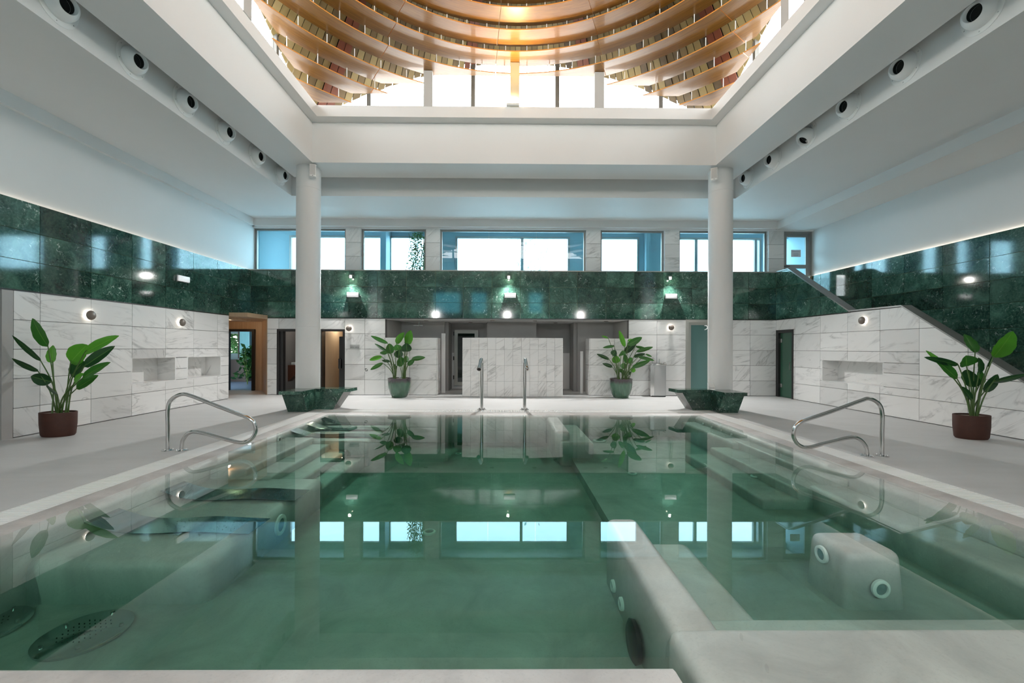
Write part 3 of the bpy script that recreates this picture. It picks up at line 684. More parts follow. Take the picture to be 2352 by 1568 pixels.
# ---------------- ceiling
ce = structure('ceiling')
def ringbox(name, xo0, xo1, yo0, yo1, xi0, xi1, yi0, yi1, z0, z1, mat, parent):
    return boxes(name, [(xo0, xi0, yo0, yo1, z0, z1), (xi1, xo1, yo0, yo1, z0, z1), (xi0, xi1, yo0, yi0, z0, z1), (xi0, xi1, yi1, yo1, z0, z1)], mat, parent)
DX0, DX1, DY0, DY1 = -5.83, 6.26, -.88, 11.5
OX0, OX1, OY0, OY1 = -4.70, 5.10, .37, 10.25
BX0, BX1, BY0, BY1 = -5.58, 6.0, -.52, 11.14
FX0, FX1, FY0, FY1 = -4.47, 4.87, .64, 9.98
ringbox('ceiling_panel', XL-.3, XR2+.3, -2.9, YW+.2, DX0-.1, DX1+.1, DY0-.1, DY1+.1, ZD, ZD+.2, M['plaster'], ce)
ringbox('duct_fascia', DX0-.12, DX1+.12, DY0-.12, DY1+.12, DX0, DX1, DY0, DY1, ZD-.002, 6.5, M['plaster'], ce)
ringbox('pocket_ceiling', DX0, DX1, DY0, DY1, BX0, BX1, BY0, BY1, 6.30, 6.5, M['plaster'], ce)
ringbox('ring_beam', BX0, BX1, BY0, BY1, OX0, OX1, OY0, OY1, ZU, 6.94, M['plaster'], ce)
ringbox('upstand', XC-5.6, XC+5.6, YC-5.6, YC+5.6, FX0, FX1, FY0, FY1, 6.94, 7.20, M['plaster'], ce)
box('border_panel', 8.74, XR2+.08, -2.7, YW-.1, 5.36, ZD, M['plaster'], ce)
# ---------------- clerestory posts, mullions, glass
def zdk(r): return 8.61-.70*(r-5.48) if r > 4.9 else 9.016-.42*(r-4.9)
HG = 5.35; HGX = 5.12
cl = structure('window_11')
mul = [-5.3, -3.67, -2.1, -1.06, 0, 1.06, 2.1, 3.67, 5.3]
for a in range(4):
    R = Matrix.Translation((XC, YC, 0)) @ Matrix.Rotation(-a*PI/2, 4, 'Z')
    HP = HG if a % 2 == 0 else HGX; HQ = HGX if a % 2 == 0 else HG; mul = [-HQ+.05, -3.67, -2.1, -1.06, 0, 1.06, 2.1, 3.67, HQ-.05]
    def put(o): o.matrix_world = R; return o
    for m_ in mul:
        r_ = math.hypot(m_, HP); o = box('mullion', m_-.05, m_+.05, HP-.06, HP+.06, 7.2, zdk(r_)+.12, M['mullion'], cl); put(o)
    for p, q in zip(mul, mul[1:]):
        bm = bmesh.new(); xs = [p+.05+(q-p-.1)*t/6 for t in range(7)]
        pts = [(xs[0], HP, 7.2), (xs[-1], HP, 7.2)]+[(x, HP, zdk(math.hypot(x, HP))+.10) for x in xs[::-1]]
        prism(bm, pts, (0, .012, 0)); o = finish('pane', bm, M['glass_clear'], cl); put(o)
    for c_, w_, zt in ((0, .108, 8.245), (-2.05, .105, 8.035), (2.0, .113, 8.035)):
        o = box('post', c_-w_-.02, c_+w_-.02, 4.665, 4.755, 7.19, zt, M['post_cream'] if c_ == 0 else M['post_white'], cl); put(o)
# ================================================================= ROOF: planks, rafters, wooden rings
roof = structure('ceiling_roof')
def sqr(th, H):
    if H > 5: return min((H-HG+HGX)/max(abs(math.cos(th)), 1e-6), H/max(abs(math.sin(th)), 1e-6))
    return H/max(abs(math.cos(th)), abs(math.sin(th)))
NP = 240
RC = Vector((XC, YC, 0))
for i in range(NP):
    t0, t1 = 2*PI*i/NP, 2*PI*(i+1)/NP; tm = (t0+t1)/2
    if i % 20 == 7: mat, nm = M['rafter'], 'rafter'; dz = -.06
    elif i % 20 == 8: mat, nm = M['rafter'], 'rafter'; dz = -.05
    else: mat, nm = M['plank'], 'plank'; dz = random.uniform(-.018, .018)
    rs = [.5, 2.4, 4.9, None]; bm = bmesh.new(); A = []; B = []
    for r_ in rs:
        ra = min(sqr(t0+.001, HG+.02), 9) if r_ is None else r_; rb = min(sqr(t1-.001, HG+.02), 9) if r_ is None else r_
        A.append((ra*math.cos(t0+.0012), ra*math.sin(t0+.0012), zdk(ra)+dz)); B.append((rb*math.cos(t1-.0012), rb*math.sin(t1-.0012), zdk(rb)+dz))
    lo = [(bm.verts.new(a), bm.verts.new(b)) for a, b in zip(A, B)]
    hi = [(bm.verts.new((a[0], a[1], a[2]+.04)), bm.verts.new((b[0], b[1], b[2]+.04))) for a, b in zip(A, B)]
    for j in range(3):
        bm.faces.new((lo[j][0], lo[j][1], lo[j+1][1], lo[j+1][0])); bm.faces.new((hi[j][0], hi[j+1][0], hi[j+1][1], hi[j][1]))
        bm.faces.new((lo[j][0], lo[j+1][0], hi[j+1][0], hi[j][0])); bm.faces.new((lo[j][1], hi[j][1], hi[j+1][1], lo[j+1][1]))
    bm.faces.new((lo[0][0], hi[0][0], hi[0][1], lo[0][1])); bm.faces.new((lo[3][0], lo[3][1], hi[3][1], hi[3][0]))
    o = finish(nm, bm, mat, roof); o.location = RC
# closing sheet above the planks
bm = bmesh.new(); n_ = 96; prev = None
for i in range(n_):
    t = 2*PI*i/n_; rr_ = sqr(t, HG+.05)
    col_ = [bm.verts.new((r_*math.cos(t), r_*math.sin(t), zdk(r_)+.12)) for r_ in (.3, 4.9, rr_)]
    if i == 0: first = col_
    if prev: [bm.faces.new((prev[j], prev[j+1], col_[j+1], col_[j])) for j in range(2)]
    prev = col_
[bm.faces.new((prev[j], prev[j+1], first[j+1], first[j])) for j in range(2)]
o = finish('roof_sheet', bm, M['black'], roof); o.location = RC
bm = bmesh.new(); lathe(bm, [(.0, 9.9), (.62, 10.75), (.0, 10.9)], 24, close=False); o = finish('roof_boss', bm, M['rafter'], roof); o.location = RC

RINGS = [(6.24, 7.366), (5.74, 7.592), (5.31, 7.837), (4.77, 8.045), (4.31, 8.252), (3.83, 8.384), (3.35, 8.488), (2.86, 8.57), (2.37, 8.63), (1.88, 8.67), (1.40, 8.69), (.90, 8.70)]
RL = ['lowest outermost wooden ceiling ring, only short arcs left in the corners', 'second lowest wooden ceiling ring, ending in points at the far windows', 'third lowest wooden ceiling ring, its tips touching the white side posts',
      'wooden ceiling ring crossing low in front of the far clerestory glass', 'wooden ceiling ring resting on the lit central post', 'glossy wooden ceiling ring just inside the one on the lit post', 'glossy wooden ceiling ring near the top edge of the photo',
      'innermost wooden ceiling ring still visible at the top edge'] + ['wooden ceiling ring above the photo edge, %s of the four small central ones' % q for q in ('largest', 'second largest', 'second smallest', 'smallest')]
HC = 4.85; WR = .51; TH = .022
for k_, (ri, z) in enumerate(RINGS):
    ro = ri+WR; root = empty('ceiling_ring', (XC, YC, z)); tag(root, RL[k_], 'ceiling ring', 'concentric wooden rings under the roof')
    NPn = 12; brk = set()
    for r_ in (ri, ro):
        if r_ > HC:
            a = math.acos(HC/r_)
            for q in range(4): brk.add(round((q*PI/2+a) % (2*PI), 6)); brk.add(round((q*PI/2-a) % (2*PI), 6))
    for pn in range(NPn):
        s0 = 2*PI*pn/NPn+.10; s1 = 2*PI*(pn+1)/NPn+.10
        an = [s0+.0012]+[s0+(s1-s0)*t/22 for t in range(1, 22)]+[s1-.0012]
        for b_ in brk:
            for sh_ in (0, 2*PI):
                if s0 < b_+sh_ < s1: an.append(b_+sh_)
        an.sort(); runs = []; cur = []
        for a in an:
            sq = sqr(a, HC)
            if sq < ri+1e-4:
                cur.append(a) if (cur and False) else None
                if abs(sq-ri) < 1e-3: cur.append(a)
                elif cur: runs.append(cur); cur = []
            else: cur.append(a)
        if cur: runs.append(cur)
        for run in runs:
            if len(run) < 2: continue
            bm = bmesh.new(); L = []
            for a in run:
                b_ = min(ro, max(sqr(a, HC), ri+.0005)); c_, s_ = math.cos(a), math.sin(a)
                L.append([bm.verts.new((r_*c_, r_*s_, zz)) for r_, zz in ((ri, 0), (b_, 0), (b_, TH), (ri, TH))])
            for p, q in zip(L, L[1:]):
                f = bm.faces.new((p[0], p[1], q[1], q[0])); f = bm.faces.new((p[3], q[3], q[2], p[2]))
                f = bm.faces.new((p[0], q[0], q[3], p[3])); f.material_index = 1
                f = bm.faces.new((p[1], p[2], q[2], q[1])); f.material_index = 1
            for e_ in (L[0], L[-1]): f = bm.faces.new(e_); f.material_index = 1
            finish('panel', bm, None, root, mats=[M['wood'], M['wood_edge']])
    if k_ < len(RINGS)-1:
        dzr = RINGS[k_+1][1]-z
        bm = bmesh.new(); lathe(bm, [(.009, TH), (.009, dzr)], 8); me0 = None
        for j in range(56):
            a = 2*PI*(j+.5)/56+PI/2; rr_ = ri+.02
            if rr_ > sqr(a, HC-.03): continue
            if me0 is None: o = finish('rod', bm, M['white_metal'], root, smooth=40); me0 = o.data
            else: o = bpy.data.objects.new('rod', me0); C.objects.link(o); o.parent = root
            o.location = (rr_*math.cos(a), rr_*math.sin(a), 0)
        if me0 is None: bm.free()
# uplighter on the central post
ul = empty('uplighter', (.16, 9.90, 7.2)); tag(ul, 'glowing uplighter at the foot of the central roof post', 'lamp')
box('body', -.17, .13, 0, .12, .0, .05, M['white_metal'], ul, bev=.01); box('lens', -.15, .11, .01, .11, .05, .14, M['uplight_lens'], ul, bev=.01)
for a in range(4):
    d = Vector((math.sin(a*PI/2), math.cos(a*PI/2), 0)); p = RC+d*4.50; p.z = 7.40; tg_ = RC+d*3.2; tg_.z = 8.6
    spot('uplight', p, tg_, 160, (1, .72, .28), 2.6, .9, .08)

# ================================================================= COLUMNS, SPEAKERS, BENCHES
for x, side in ((-4.955, 'left'), (5.405, 'right')):
    r = empty('column', (x, 10.62, 0)); tag(r, 'tall white round column rising from the %s green bench' % side, 'column')
    bm = bmesh.new(); lathe(bm, [(.284, 0), (.284, 2.0)], 64); finish('lower_shaft', bm, M['plaster'], r, smooth=50)
    bm = bmesh.new(); lathe(bm, [(.279, 2.0), (.279, 2.006), (.284, 2.008), (.284, 5.42), (.279, 5.422), (.279, 5.428), (.284, 5.43), (.284, ZU)], 64, close=False); finish('upper_shaft', bm, M['plaster'], r, smooth=50)
def speaker(x, y, z, rz, label):
    r = empty('speaker', (x, y, z), rz); tag(r, label, 'speaker', 'wall speakers on the columns')
    cb_ = box('cabinet', -.075, .075, -.11, .02, -.15, .15, M['white_metal'], r, bev=.012)
    box('speaker_grille', -.062, .062, -.114, -.108, -.11, .135, simple('grille', (.55, .55, .54), .6), cb_); box('badge', -.01, .01, -.116, -.112, -.135, -.125, M['black'], cb_)
    bm = bmesh.new(); tube(bm, [(0, .02, 0), (0, .08, 0)], .02); bxa(bm, -.09, .09, -.02, .0, .15, .165); finish('bracket', bm, M['steel'], r)
speaker(-4.72, 10.34, 5.78, .35, 'white speaker at the top of the left column')
speaker(5.10, 10.34, 5.76, -.45, 'white speaker at the top of the right column')
def bench(mx, label):
    # L-shaped; built for the left corner, mirrored about the pool axis for the right
    s = -1 if mx else 1; ox = .38 if mx else 0.0
    X = lambda x: (s*x+ox)
    r = empty('bench', (X(-4.9), 10.4, 0)); tag(r, label, 'bench', 'green marble corner benches'); o_ = r.location.copy()
    top = [(-5.15, 9.60), (-4.60, 9.60), (-4.60, 10.24), (-3.82, 10.24), (-3.62, 10.66), (-4.0, 10.78), (-5.15, 10.78)]
    top = [(-5.14, 9.60), (-4.62, 9.60), (-4.60, 10.24), (-3.80, 10.24), (-3.74, 10.66)]+[(-4.955+.289*math.cos(t*PI/180), 10.62+.289*math.sin(t*PI/180)) for t in (8, -15, -40, -65, -90, -112, -129)]
    bm = bmesh.new(); prism(bm, [(X(x)-o_.x, y-o_.y, .425) for x, y in top], (0, 0, .075)); finish('seat', bm, M['green'], r)
    def pan(name, pts):
        bm = bmesh.new(); c_ = sum((Vector(p) for p in pts), Vector())/len(pts)
        nrm = (Vector(pts[1])-Vector(pts[0])).cross(Vector(pts[2])-Vector(pts[1])).normalized(); ctr = Vector((-4.75, 10.45, .2))
        if (ctr-c_).dot(nrm) < 0: nrm = -nrm
        P_ = [Vector((X(p[0])-o_.x, p[1]-o_.y, p[2])) for p in pts]; nn = Vector((s*nrm.x, nrm.y, nrm.z))*.025
        prism(bm, P_, nn); return finish(name, bm, M['green'], r)
    b0, b1, t0, t1 = (-5.06, 9.85), (-4.61, 9.85), (-5.10, 9.66), (-4.62, 9.66)
    pan('front_panel', [(b0[0], b0[1], 0), (b1[0], b1[1], 0), (t1[0], t1[1], .425), (t0[0], t0[1], .425)])
    pan('side_panel', [(-4.61, 9.85, 0), (-4.60, 10.24, 0), (-4.60, 10.24, .425), (-4.62, 9.66, .425)])
    pan('side_panel', [(-4.60, 10.24, 0), (-4.175, 10.24, 0), (-3.92, 10.24, .425), (-4.60, 10.24, .425)])
    e = pan('end_panel', [(-4.175, 10.24, 0), (-4.15, 10.60, 0), (-3.86, 10.60, .425), (-3.92, 10.24, .425)]); e.data.materials[0] = M['alu']
    pan('back_panel', [(-4.66, 10.62, 0), (-4.15, 10.62, 0), (-3.86, 10.62, .425), (-4.66, 10.62, .425)])
    pan('back_panel', [(-5.06, 9.85, 0), (-5.06, 10.34, 0), (-5.10, 10.36, .425), (-5.10, 9.66, .425)])
bench(False, 'green marble corner bench wrapped round the left column'); bench(True, 'green marble corner bench wrapped round the right column')
cd = empty('table_card', (5.03, 10.30, .5), .35); tag(cd, 'small white folded card standing on the right green bench', 'card')
bm = bmesh.new(); prism(bm, [(-.09, -.05, .06), (.07, -.07, .05), (.10, .05, .17), (-.05, .06, .18)], (0, .01, .012)); finish('card_face', bm, M['white_plastic'], cd)
bm = bmesh.new(); prism(bm, [(.06, -.06, .0), (.08, -.05, .0), (.10, .05, .16), (.08, .05, .16)], (.006, 0, 0)); bxa(bm, .0, .09, -.06, .05, 0, .008); finish('card_stand', bm, M['white_plastic'], cd)

# ================================================================= CEILING JET NOZZLES
def nozzle(x, y, face, label, tilt=(.0, .2, 0)):
    r = empty('air_nozzle', (x, y, 5.94)); tag(r, label, 'air nozzle', 'round air nozzles in the %s duct face' % ('left' if face > 0 else 'right'))
    r.rotation_euler = (0, 0, 0 if face > 0 else PI)
    bm = bmesh.new(); lathe(bm, [(.262, .0), (.262, .006), (.255, .010), (.20, .014), (.185, .03), (.18, .03), (.18, .0)], 48, axis='x', close=False); finish('flange', bm, M['white_metal'], r, smooth=35)
    bm = bmesh.new()
    prof = [(.192*math.cos(t), .025+.192*math.sin(t)) for t in [-.1, .08, .25, .42, .6, .76, .90]]+[(.112, .183), (.106, .184), (.102, .178), (.100, .06), (.05, .0)]
    lathe(bm, prof, 48, axis='x', close=False); b = finish('nozzle_ball', bm, M['white_metal'], r, smooth=40)
    bm = bmesh.new(); lathe(bm, [(.0, .05), (.097, .055), (.098, .12)], 32, axis='x', close=False); finish('throat', bm, M['nozzle_dark'], b); b.rotation_euler = tilt
    bm = bmesh.new()
    for q in range(6): a = q*PI/3+.4; lathe_c = (.232*math.cos(a), .232*math.sin(a)); bxa(bm, .009, .015, lathe_c[0]-.006, lathe_c[0]+.006, lathe_c[1]-.006, lathe_c[1]+.006)
    finish('screw', bm, M['steel'], r)
YN = [4.46, 5.53, 6.60, 7.68, 8.75, 9.85, 10.92]
NLb = ['largest left air nozzle outside the top left corner', 'left duct air nozzle cut by the top edge of the photo', 'second left duct air nozzle from the photo edge', 'third left duct air nozzle from the photo edge', 'left duct air nozzle, third from the far column', 'left duct air nozzle, second from the far column', 'smallest left duct air nozzle right beside the column']
NRb = ['largest right air nozzle outside the top right corner', 'largest right duct air nozzle at the top right corner', 'second right duct air nozzle from the photo edge', 'third right duct air nozzle from the photo edge', 'right duct air nozzle turned sharply down', 'right duct air nozzle, second from the far column', 'smallest right duct air nozzle right beside the column']
for i, y in enumerate(YN):
    if i == 0: continue
    nozzle(DX0, y, 1, NLb[i], (0, .20, -.18)); nozzle(DX1, y-.02, -1, NRb[i], (0, .85, .1) if i == 4 else (0, .20, .18))

# ================================================================= WALL LIGHTS
def sconce(x, y, z, rz, label, power=11.0):
    r = empty('wall_sconce', (x, y, z), rz); tag(r, label, 'wall lamp', 'round halo wall lamps')
    bm = bmesh.new(); prof = [(.0, -.105)]+[(.092*math.sin(t), -.055-.05*math.cos(t)) for t in (.3, .6, .9, 1.2, 1.57)]+[(.090, -.045), (.0, -.045)]
    lathe(bm, prof, 32, axis='y', close=False); finish('cap', bm, M['sconce'], r, smooth=50)
    bm = bmesh.new(); lathe(bm, [(.0, -.044), (.05, -.044), (.05, -.0)], 24, axis='y', close=False); finish('lamp', bm, M['halo'], r, smooth=50)
    l = point('sconce_light', (0, -.032, 0), power, (1, .92, .80), .03); l.parent = r
    l.data.shadow_soft_size = .052; l.location = (0, -.02, 0)
sconce(XL, 8.18, 2.10, PI/2, 'round halo wall lamp above the left terracotta plant'); sconce(XL, 10.47, 2.10, PI/2, 'round halo wall lamp above the two left niches')
sconce(-4.93, YB, 2.10, 0, 'round halo wall lamp right of the sauna doors'); sconce(5.22, YB, 2.17, 0, 'round halo wall lamp left of the frosted green door')
sconce(XR, 10.05, 2.19, -PI/2, 'round halo wall lamp above the right niche')
def emergency(x, y, z, rz, label):
    r = empty('emergency_light', (x, y, z), rz); tag(r, label, 'emergency light', 'white emergency light boxes')
    box('housing', -.185, .185, -.03, 0, -.078, .078, M['steel'], r, bev=.01); box('diffuser', -.178, .178, -.075, -.03, -.07, .07, simple('diffuser', (.85, .85, .86), .4, emc=(1, 1, 1), ems=.25), r, bev=.015)
for x, s in ((-4.82, 'left'), (.13, 'middle'), (5.22, 'right')):
    emergency(x, YB, 3.155, 0, 'white emergency light box, %s one on the far green wall' % s)
    r = empty('spotlight', (x-.05, YB, 3.72)); tag(r, 'tiny bright spotlight above the %s emergency light' % s, 'spotlight', 'tiny spotlights on the far green wall')
    box('housing', -.045, .045, -.09, 0, -.05, .07, M['steel'], r, bev=.006); box('lens', -.032, .032, -.097, -.088, -.04, .03, M['lamp_lens'], r)
    l = spot('spot_light', (0, -.12, -.0), (0, -.12-1, -1.5), 460, (1, .985, .965), 2.3, .9, .018); l.parent = r
    l = point('spot_glow', (0, -.14, -.05), 2.2, (1, .93, .75), .02); l.parent = r
    r = empty('spotlight', (x-.05, YF, 3.8), PI); tag(r, 'tiny spotlight behind the viewer, %s one' % s, 'spotlight', 'tiny spotlights on the near wall')
    box('housing', -.045, .045, -.09, 0, -.05, .07, M['steel'], r, bev=.006); box('lens', -.025, .025, -.099, -.088, -.025, .025, M['lamp_lens'], r)
    l = spot('spot_light', (0, -.12, -.0), (0, -.12-1, -1.5), 460, (1, .985, .965), 2.3, .9, .018); l.parent = r
emergency(XL, 10.52, 3.18, PI/2, 'white emergency light box on the left green wall')

# ================================================================= HANDRAILS AND SPOUTS
def rail(pts, label, feet):
    x0 = sum(f[0] for f in feet)/2; y0 = feet[0][1]
    r = empty('handrail', (x0, y0, 0)); tag(r, label, 'handrail', 'looped steel pool handrails')
    P_ = smooth_path([(x-x0, 0, z) for x, z in pts], 7)
    bm = bmesh.new(); tube(bm, P_, .026, 20); finish('tube', bm, M['chrome'], r, smooth=60)
    for fx, fy in feet:
        bm = bmesh.new(); lathe(bm, [(.078, 0), (.078, .006), (.05, .012), (.028, .016)], 28, cx=fx-x0, close=False)
        fp_ = finish('foot_plate', bm, M['chrome'], r, smooth=40)
        for q in range(4):
            a = q*PI/2+.6; bm = bmesh.new(); lathe(bm, [(.011, .005), (.011, .02), (.006, .026), (0, .026)], 8, cx=fx-x0+.058*math.cos(a), cy=.058*math.sin(a), close=False); finish('bolt', bm, M['steel'], fp_, smooth=40)
rail([(-4.895, 0), (-4.895, .30), (-4.895, .60), (-4.845, .735), (-4.70, .812), (-4.55, .785), (-4.2, .648), (-3.90, .535), (-3.73, .47), (-3.65, .395), (-3.63, .275), (-3.70, .158), (-3.84, .115), (-4.1, .17), (-4.46, .265), (-4.60, .245), (-4.675, .15), (-4.692, .06), (-4.692, 0)], 'looped steel handrail at the left pool steps', [(-4.895, 6.16), (-4.692, 6.16)])
rail([(5.305, 0), (5.305, .30), (5.305, .595), (5.255, .735), (5.12, .805), (4.99, .772), (4.6, .63), (4.28, .522), (4.15, .472), (4.07, .395), (4.05, .275), (4.12, .158), (4.26, .118), (4.5, .175), (4.85, .258), (4.985, .234), (5.07, .14), (5.09, .05), (5.09, 0)], 'looped steel handrail at the right pool steps', [(5.305, 5.91), (5.09, 5.91)])
def spout(x, flare, label, lean):
    r = empty('water_spout', (x, 10.30, 0)); tag(r, label, 'water spout', 'steel water spouts at the far pool edge')
    P_ = smooth_path([(0, 0, 0), (0, 0, .5), (0, 0, 1.05), (0, -.03, 1.18), (lean*.15, -.13, 1.22), (lean*.45, -.28, 1.14), (lean, -.46, 1.0)], 7)
    bm = bmesh.new(); tube(bm, P_, .041, 24); finish('tube', bm, M['chrome'], r, smooth=60)
    d = (P_[-1]-P_[-2]).normalized(); e = P_[-1]
    bm = bmesh.new(); tube(bm, [e-d*.10, e-d*.04, e], [.042, .055, .057] if flare else [.043, .045, .018], 24); nz_ = finish('nozzle', bm, M['chrome'], r, smooth=50)
    bm = bmesh.new(); tube(bm, [e+d*.0005, e+d*.002], .045 if flare else .014, 20); finish('nozzle_mouth', bm, M['black'], nz_)
    bm = bmesh.new(); lathe(bm, [(.11, 0), (.11, .007), (.05, .010)], 32, close=False); fp_ = finish('foot_plate', bm, M['chrome'], r, smooth=40)
    for q in range(4):
        a = q*PI/2+.78; bm = bmesh.new(); lathe(bm, [(.014, .006), (.014, .03), (.008, .036), (0, .036)], 8, cx=.085*math.cos(a), cy=.085*math.sin(a), close=False); finish('bolt', bm, M['steel'], fp_, smooth=40)
spout(-.585, True, 'left steel water spout with a wide round mouth', -.04); spout(.46, False, 'right steel water spout with a narrow conical tip', .04)

# ================================================================= UNDERWATER FITTINGS
for (x, y), lab in (((-3.09, 3.13), 'round perforated steel air plate on the pool floor, whole one at lower left'), ((-3.92, 3.18), 'round steel air plate cut by the left photo edge')):
    r = empty('air_plate', (x, y, -.62)); tag(r, lab, 'air plate', 'steel air plates on the pool floor')
    bm = bmesh.new(); lathe(bm, [(.27, 0), (.275, .02), (.25, .03), (0, .034)], 48, close=False); finish('disc', bm, M['chrome'], r, smooth=30)
    bm = bmesh.new()
    for q in range(5): a = q*2*PI/5+.3; lathe(bm, [(.014, .03), (.012, .042), (0, .044)], 10, cx=.22*math.cos(a), cy=.22*math.sin(a), close=False)
    finish('bolt', bm, M['steel'], r, smooth=40)
    bm = bmesh.new()
    for u in range(-4, 5):
        for v_ in range(-4, 5):
            if u*u+v_*v_ < 15: lathe(bm, [(.004, .032), (.004, .0355), (0, .0355)], 6, cx=u*.04, cy=v_*.04, close=False)
    finish('perforation', bm, M['black'], r, kind='stuff')
def lounger(y0, dy, zb, label):
    r = empty('underwater_lounger', (-3.2, y0, zb)); tag(r, label, 'lounger', 'stainless loungers under the water')
    prof = [(-.78, .13), (-.45, .028), (-.10, .012), (.25, .030), (.62, .014), (.80, .008)]
    P_ = smooth_path([(a, 0, b) for a, b in prof], 6); w2 = dy/2
    bm = bmesh.new(); A = [[bm.verts.new((p.x+(.10 if s_ > 0 and i_ == 99 else 0), s_*w2, p.z+t)) for s_, t in ((-1, 0), (1, 0), (1, .004), (-1, .004))] for i_, p in enumerate(P_)]
    for p, q in zip(A, A[1:]):
        for j in range(4): bm.faces.new((p[j], p[(j+1) % 4], q[(j+1) % 4], q[j]))
    bm.faces.new(A[0]); bm.faces.new(A[-1]); finish('sheet', bm, M['lounger'], r, smooth=60)
    bm = bmesh.new()
    for u in range(9):
        for v_ in (-.11, -.06, .06, .11): lathe(bm, [(.004, .0), (.004, .003), (0, .003)], 6, cx=-.05+u*.08, cy=v_, close=False)
    for v_ in bm.verts: v_.co.z += .027
    finish('perforation', bm, M['black'], r, kind='stuff')
lounger(4.15, .36, -.258, 'wide stainless lounger sheet under the water, nearest on the left')
lounger(5.02, .36, -.258, 'stainless lounger sheet under the water before the left steps')
lounger(7.95, .28, -.168, 'stainless lounger sheet under the water beyond the left steps'); lounger(8.60, .28, -.168, 'middle of the three far underwater loungers'); lounger(9.22, .24, -.168, 'farthest underwater lounger near the far pool edge')
def inlet(loc, axis, rad, label, dark=False):
    r = empty('pool_light' if not dark else 'water_jet', loc); tag(r, label, 'pool light' if not dark else 'water jet')
    if axis == 'z': r.rotation_euler = (0, 0, 0)
    elif axis == '+x': r.rotation_euler = (0, PI/2, 0)
    elif axis == '-x': r.rotation_euler = (0, -PI/2, 0)
    else: r.rotation_euler = (PI/2, 0, 0)
    bm = bmesh.new(); lathe(bm, [(rad, 0), (rad*.98, .018), (rad*.8, .026), (rad*.66, .024), (rad*.62, .012)], 32, close=False); finish('ring', bm, M['white_plastic'], r, smooth=50)
    bm = bmesh.new(); lathe(bm, [(rad*.64, .010), (rad*.4, .016), (0, .018)], 32, close=False); finish('lens' if not dark else 'mouth', bm, M['glass_frost'] if not dark else M['black'], r, smooth=50)
inlet((-2.45, 4.61, -.43), '+x', .11, 'round white underwater light on the lounge platform side')
inlet((2.585, 3.42, -.17), '-x', .068, 'round white underwater light on the left face of the block'); inlet((2.84, 3.178, -.31), 'y', .07, 'round white underwater light on the front face of the block')
inlet((-.87, 4.84, -.62), 'z', .075, 'round white floor inlet near the pool middle'); inlet((2.0, 6.64, -.48), 'z', .075, 'round white floor inlet in the right basin')
inlet((2.0, 9.0, -.48), 'z', .14, 'large round floor drain near the far pool edge'); inlet((-.94, 8.44, -.62), 'z', .07, 'small round floor inlet below the left spout')
inlet((3.62, 6.1, -.355), 'z', .06, 'small round inlet on the right pool steps')
inlet((.92, 3.55, -.50), '-x', .05, 'small water jet low on the partition, farther one', True); inlet((.92, 3.30, -.50), '-x', .05, 'small water jet low on the partition, nearer one', True)
inlet((-3.93+.0, 7.35, -.10), '+x', .05, 'small dark water jet on the left pool wall', True)
r = empty('suction_disc', (.90, 2.88, -.50)); tag(r, 'dark suction disc on the partition face near the viewer', 'suction disc'); r.rotation_euler = (0, -PI/2, 0)
bm = bmesh.new(); lathe(bm, [(.13, 0), (.135, .03), (.11, .045), (0, .05)], 40, close=False); finish('cover', bm, M['black'], r, smooth=40)
for i in range(4): inlet((4.25, 7.9+.38*i, -.11), '-x', .022, 'tiny jet on the far right bench, %s of the row of four' % ('nearest', 'second nearest', 'second farthest', 'farthest')[i], True)

# ================================================================= WATER COOLER
wc = empty('water_cooler', (4.79, 13.10, 0)); tag(wc, 'steel drinking fountain against the marble beside the plant', 'drinking fountain')
bm = bmesh.new(); prism(bm, [(-.17, 0, .03), (.20, 0, .03), (.20, 0, .985), (-.17, 0, .985)], (0, .22, 0)); bmesh.ops.bevel(bm, geom=bm.edges[:], offset=.012, segments=2, affect='EDGES'); finish('front_panel', bm, M['steel'], wc, smooth=35)
bm = bmesh.new(); prism(bm, [(-.17, .01, .02), (-.27, .06, .02), (-.27, .24, .02), (-.17, .24, .02)], (0, 0, .98)); finish('side_panel', bm, M['chrome'], wc)
box('plinth', -.24, .19, .01, .23, 0, .03, M['black'], wc)
box('basin_top', -.26, .21, -.01, .24, .985, 1.03, M['chrome'], wc, bev=.012); box('basin_bowl', -.12, .08, .04, .18, 1.029, 1.034, M['nozzle_dark'], wc)
bm = bmesh.new(); tube(bm, smooth_path([(-.20, .1, 1.03), (-.20, .1, 1.16), (-.19, .1, 1.20), (-.165, .09, 1.20), (-.15, .08, 1.17)], 4), .007, 8); finish('bottle_spout', bm, M['chrome'], wc, smooth=50)
bm = bmesh.new(); tube(bm, [(.03, .12, 1.03), (.03, .12, 1.18)], .007, 8); finish('tap_post', bm, M['chrome'], wc, smooth=50)
bm = bmesh.new(); tube(bm, [(.15, .08, 1.03), (.15, .08, 1.06), (.19, .03, 1.07)], .010, 8); finish('bubbler', bm, M['chrome'], wc, smooth=50)
box('vent_label', -.262, -.268, .09, .16, .08, .16, M['black'], wc)

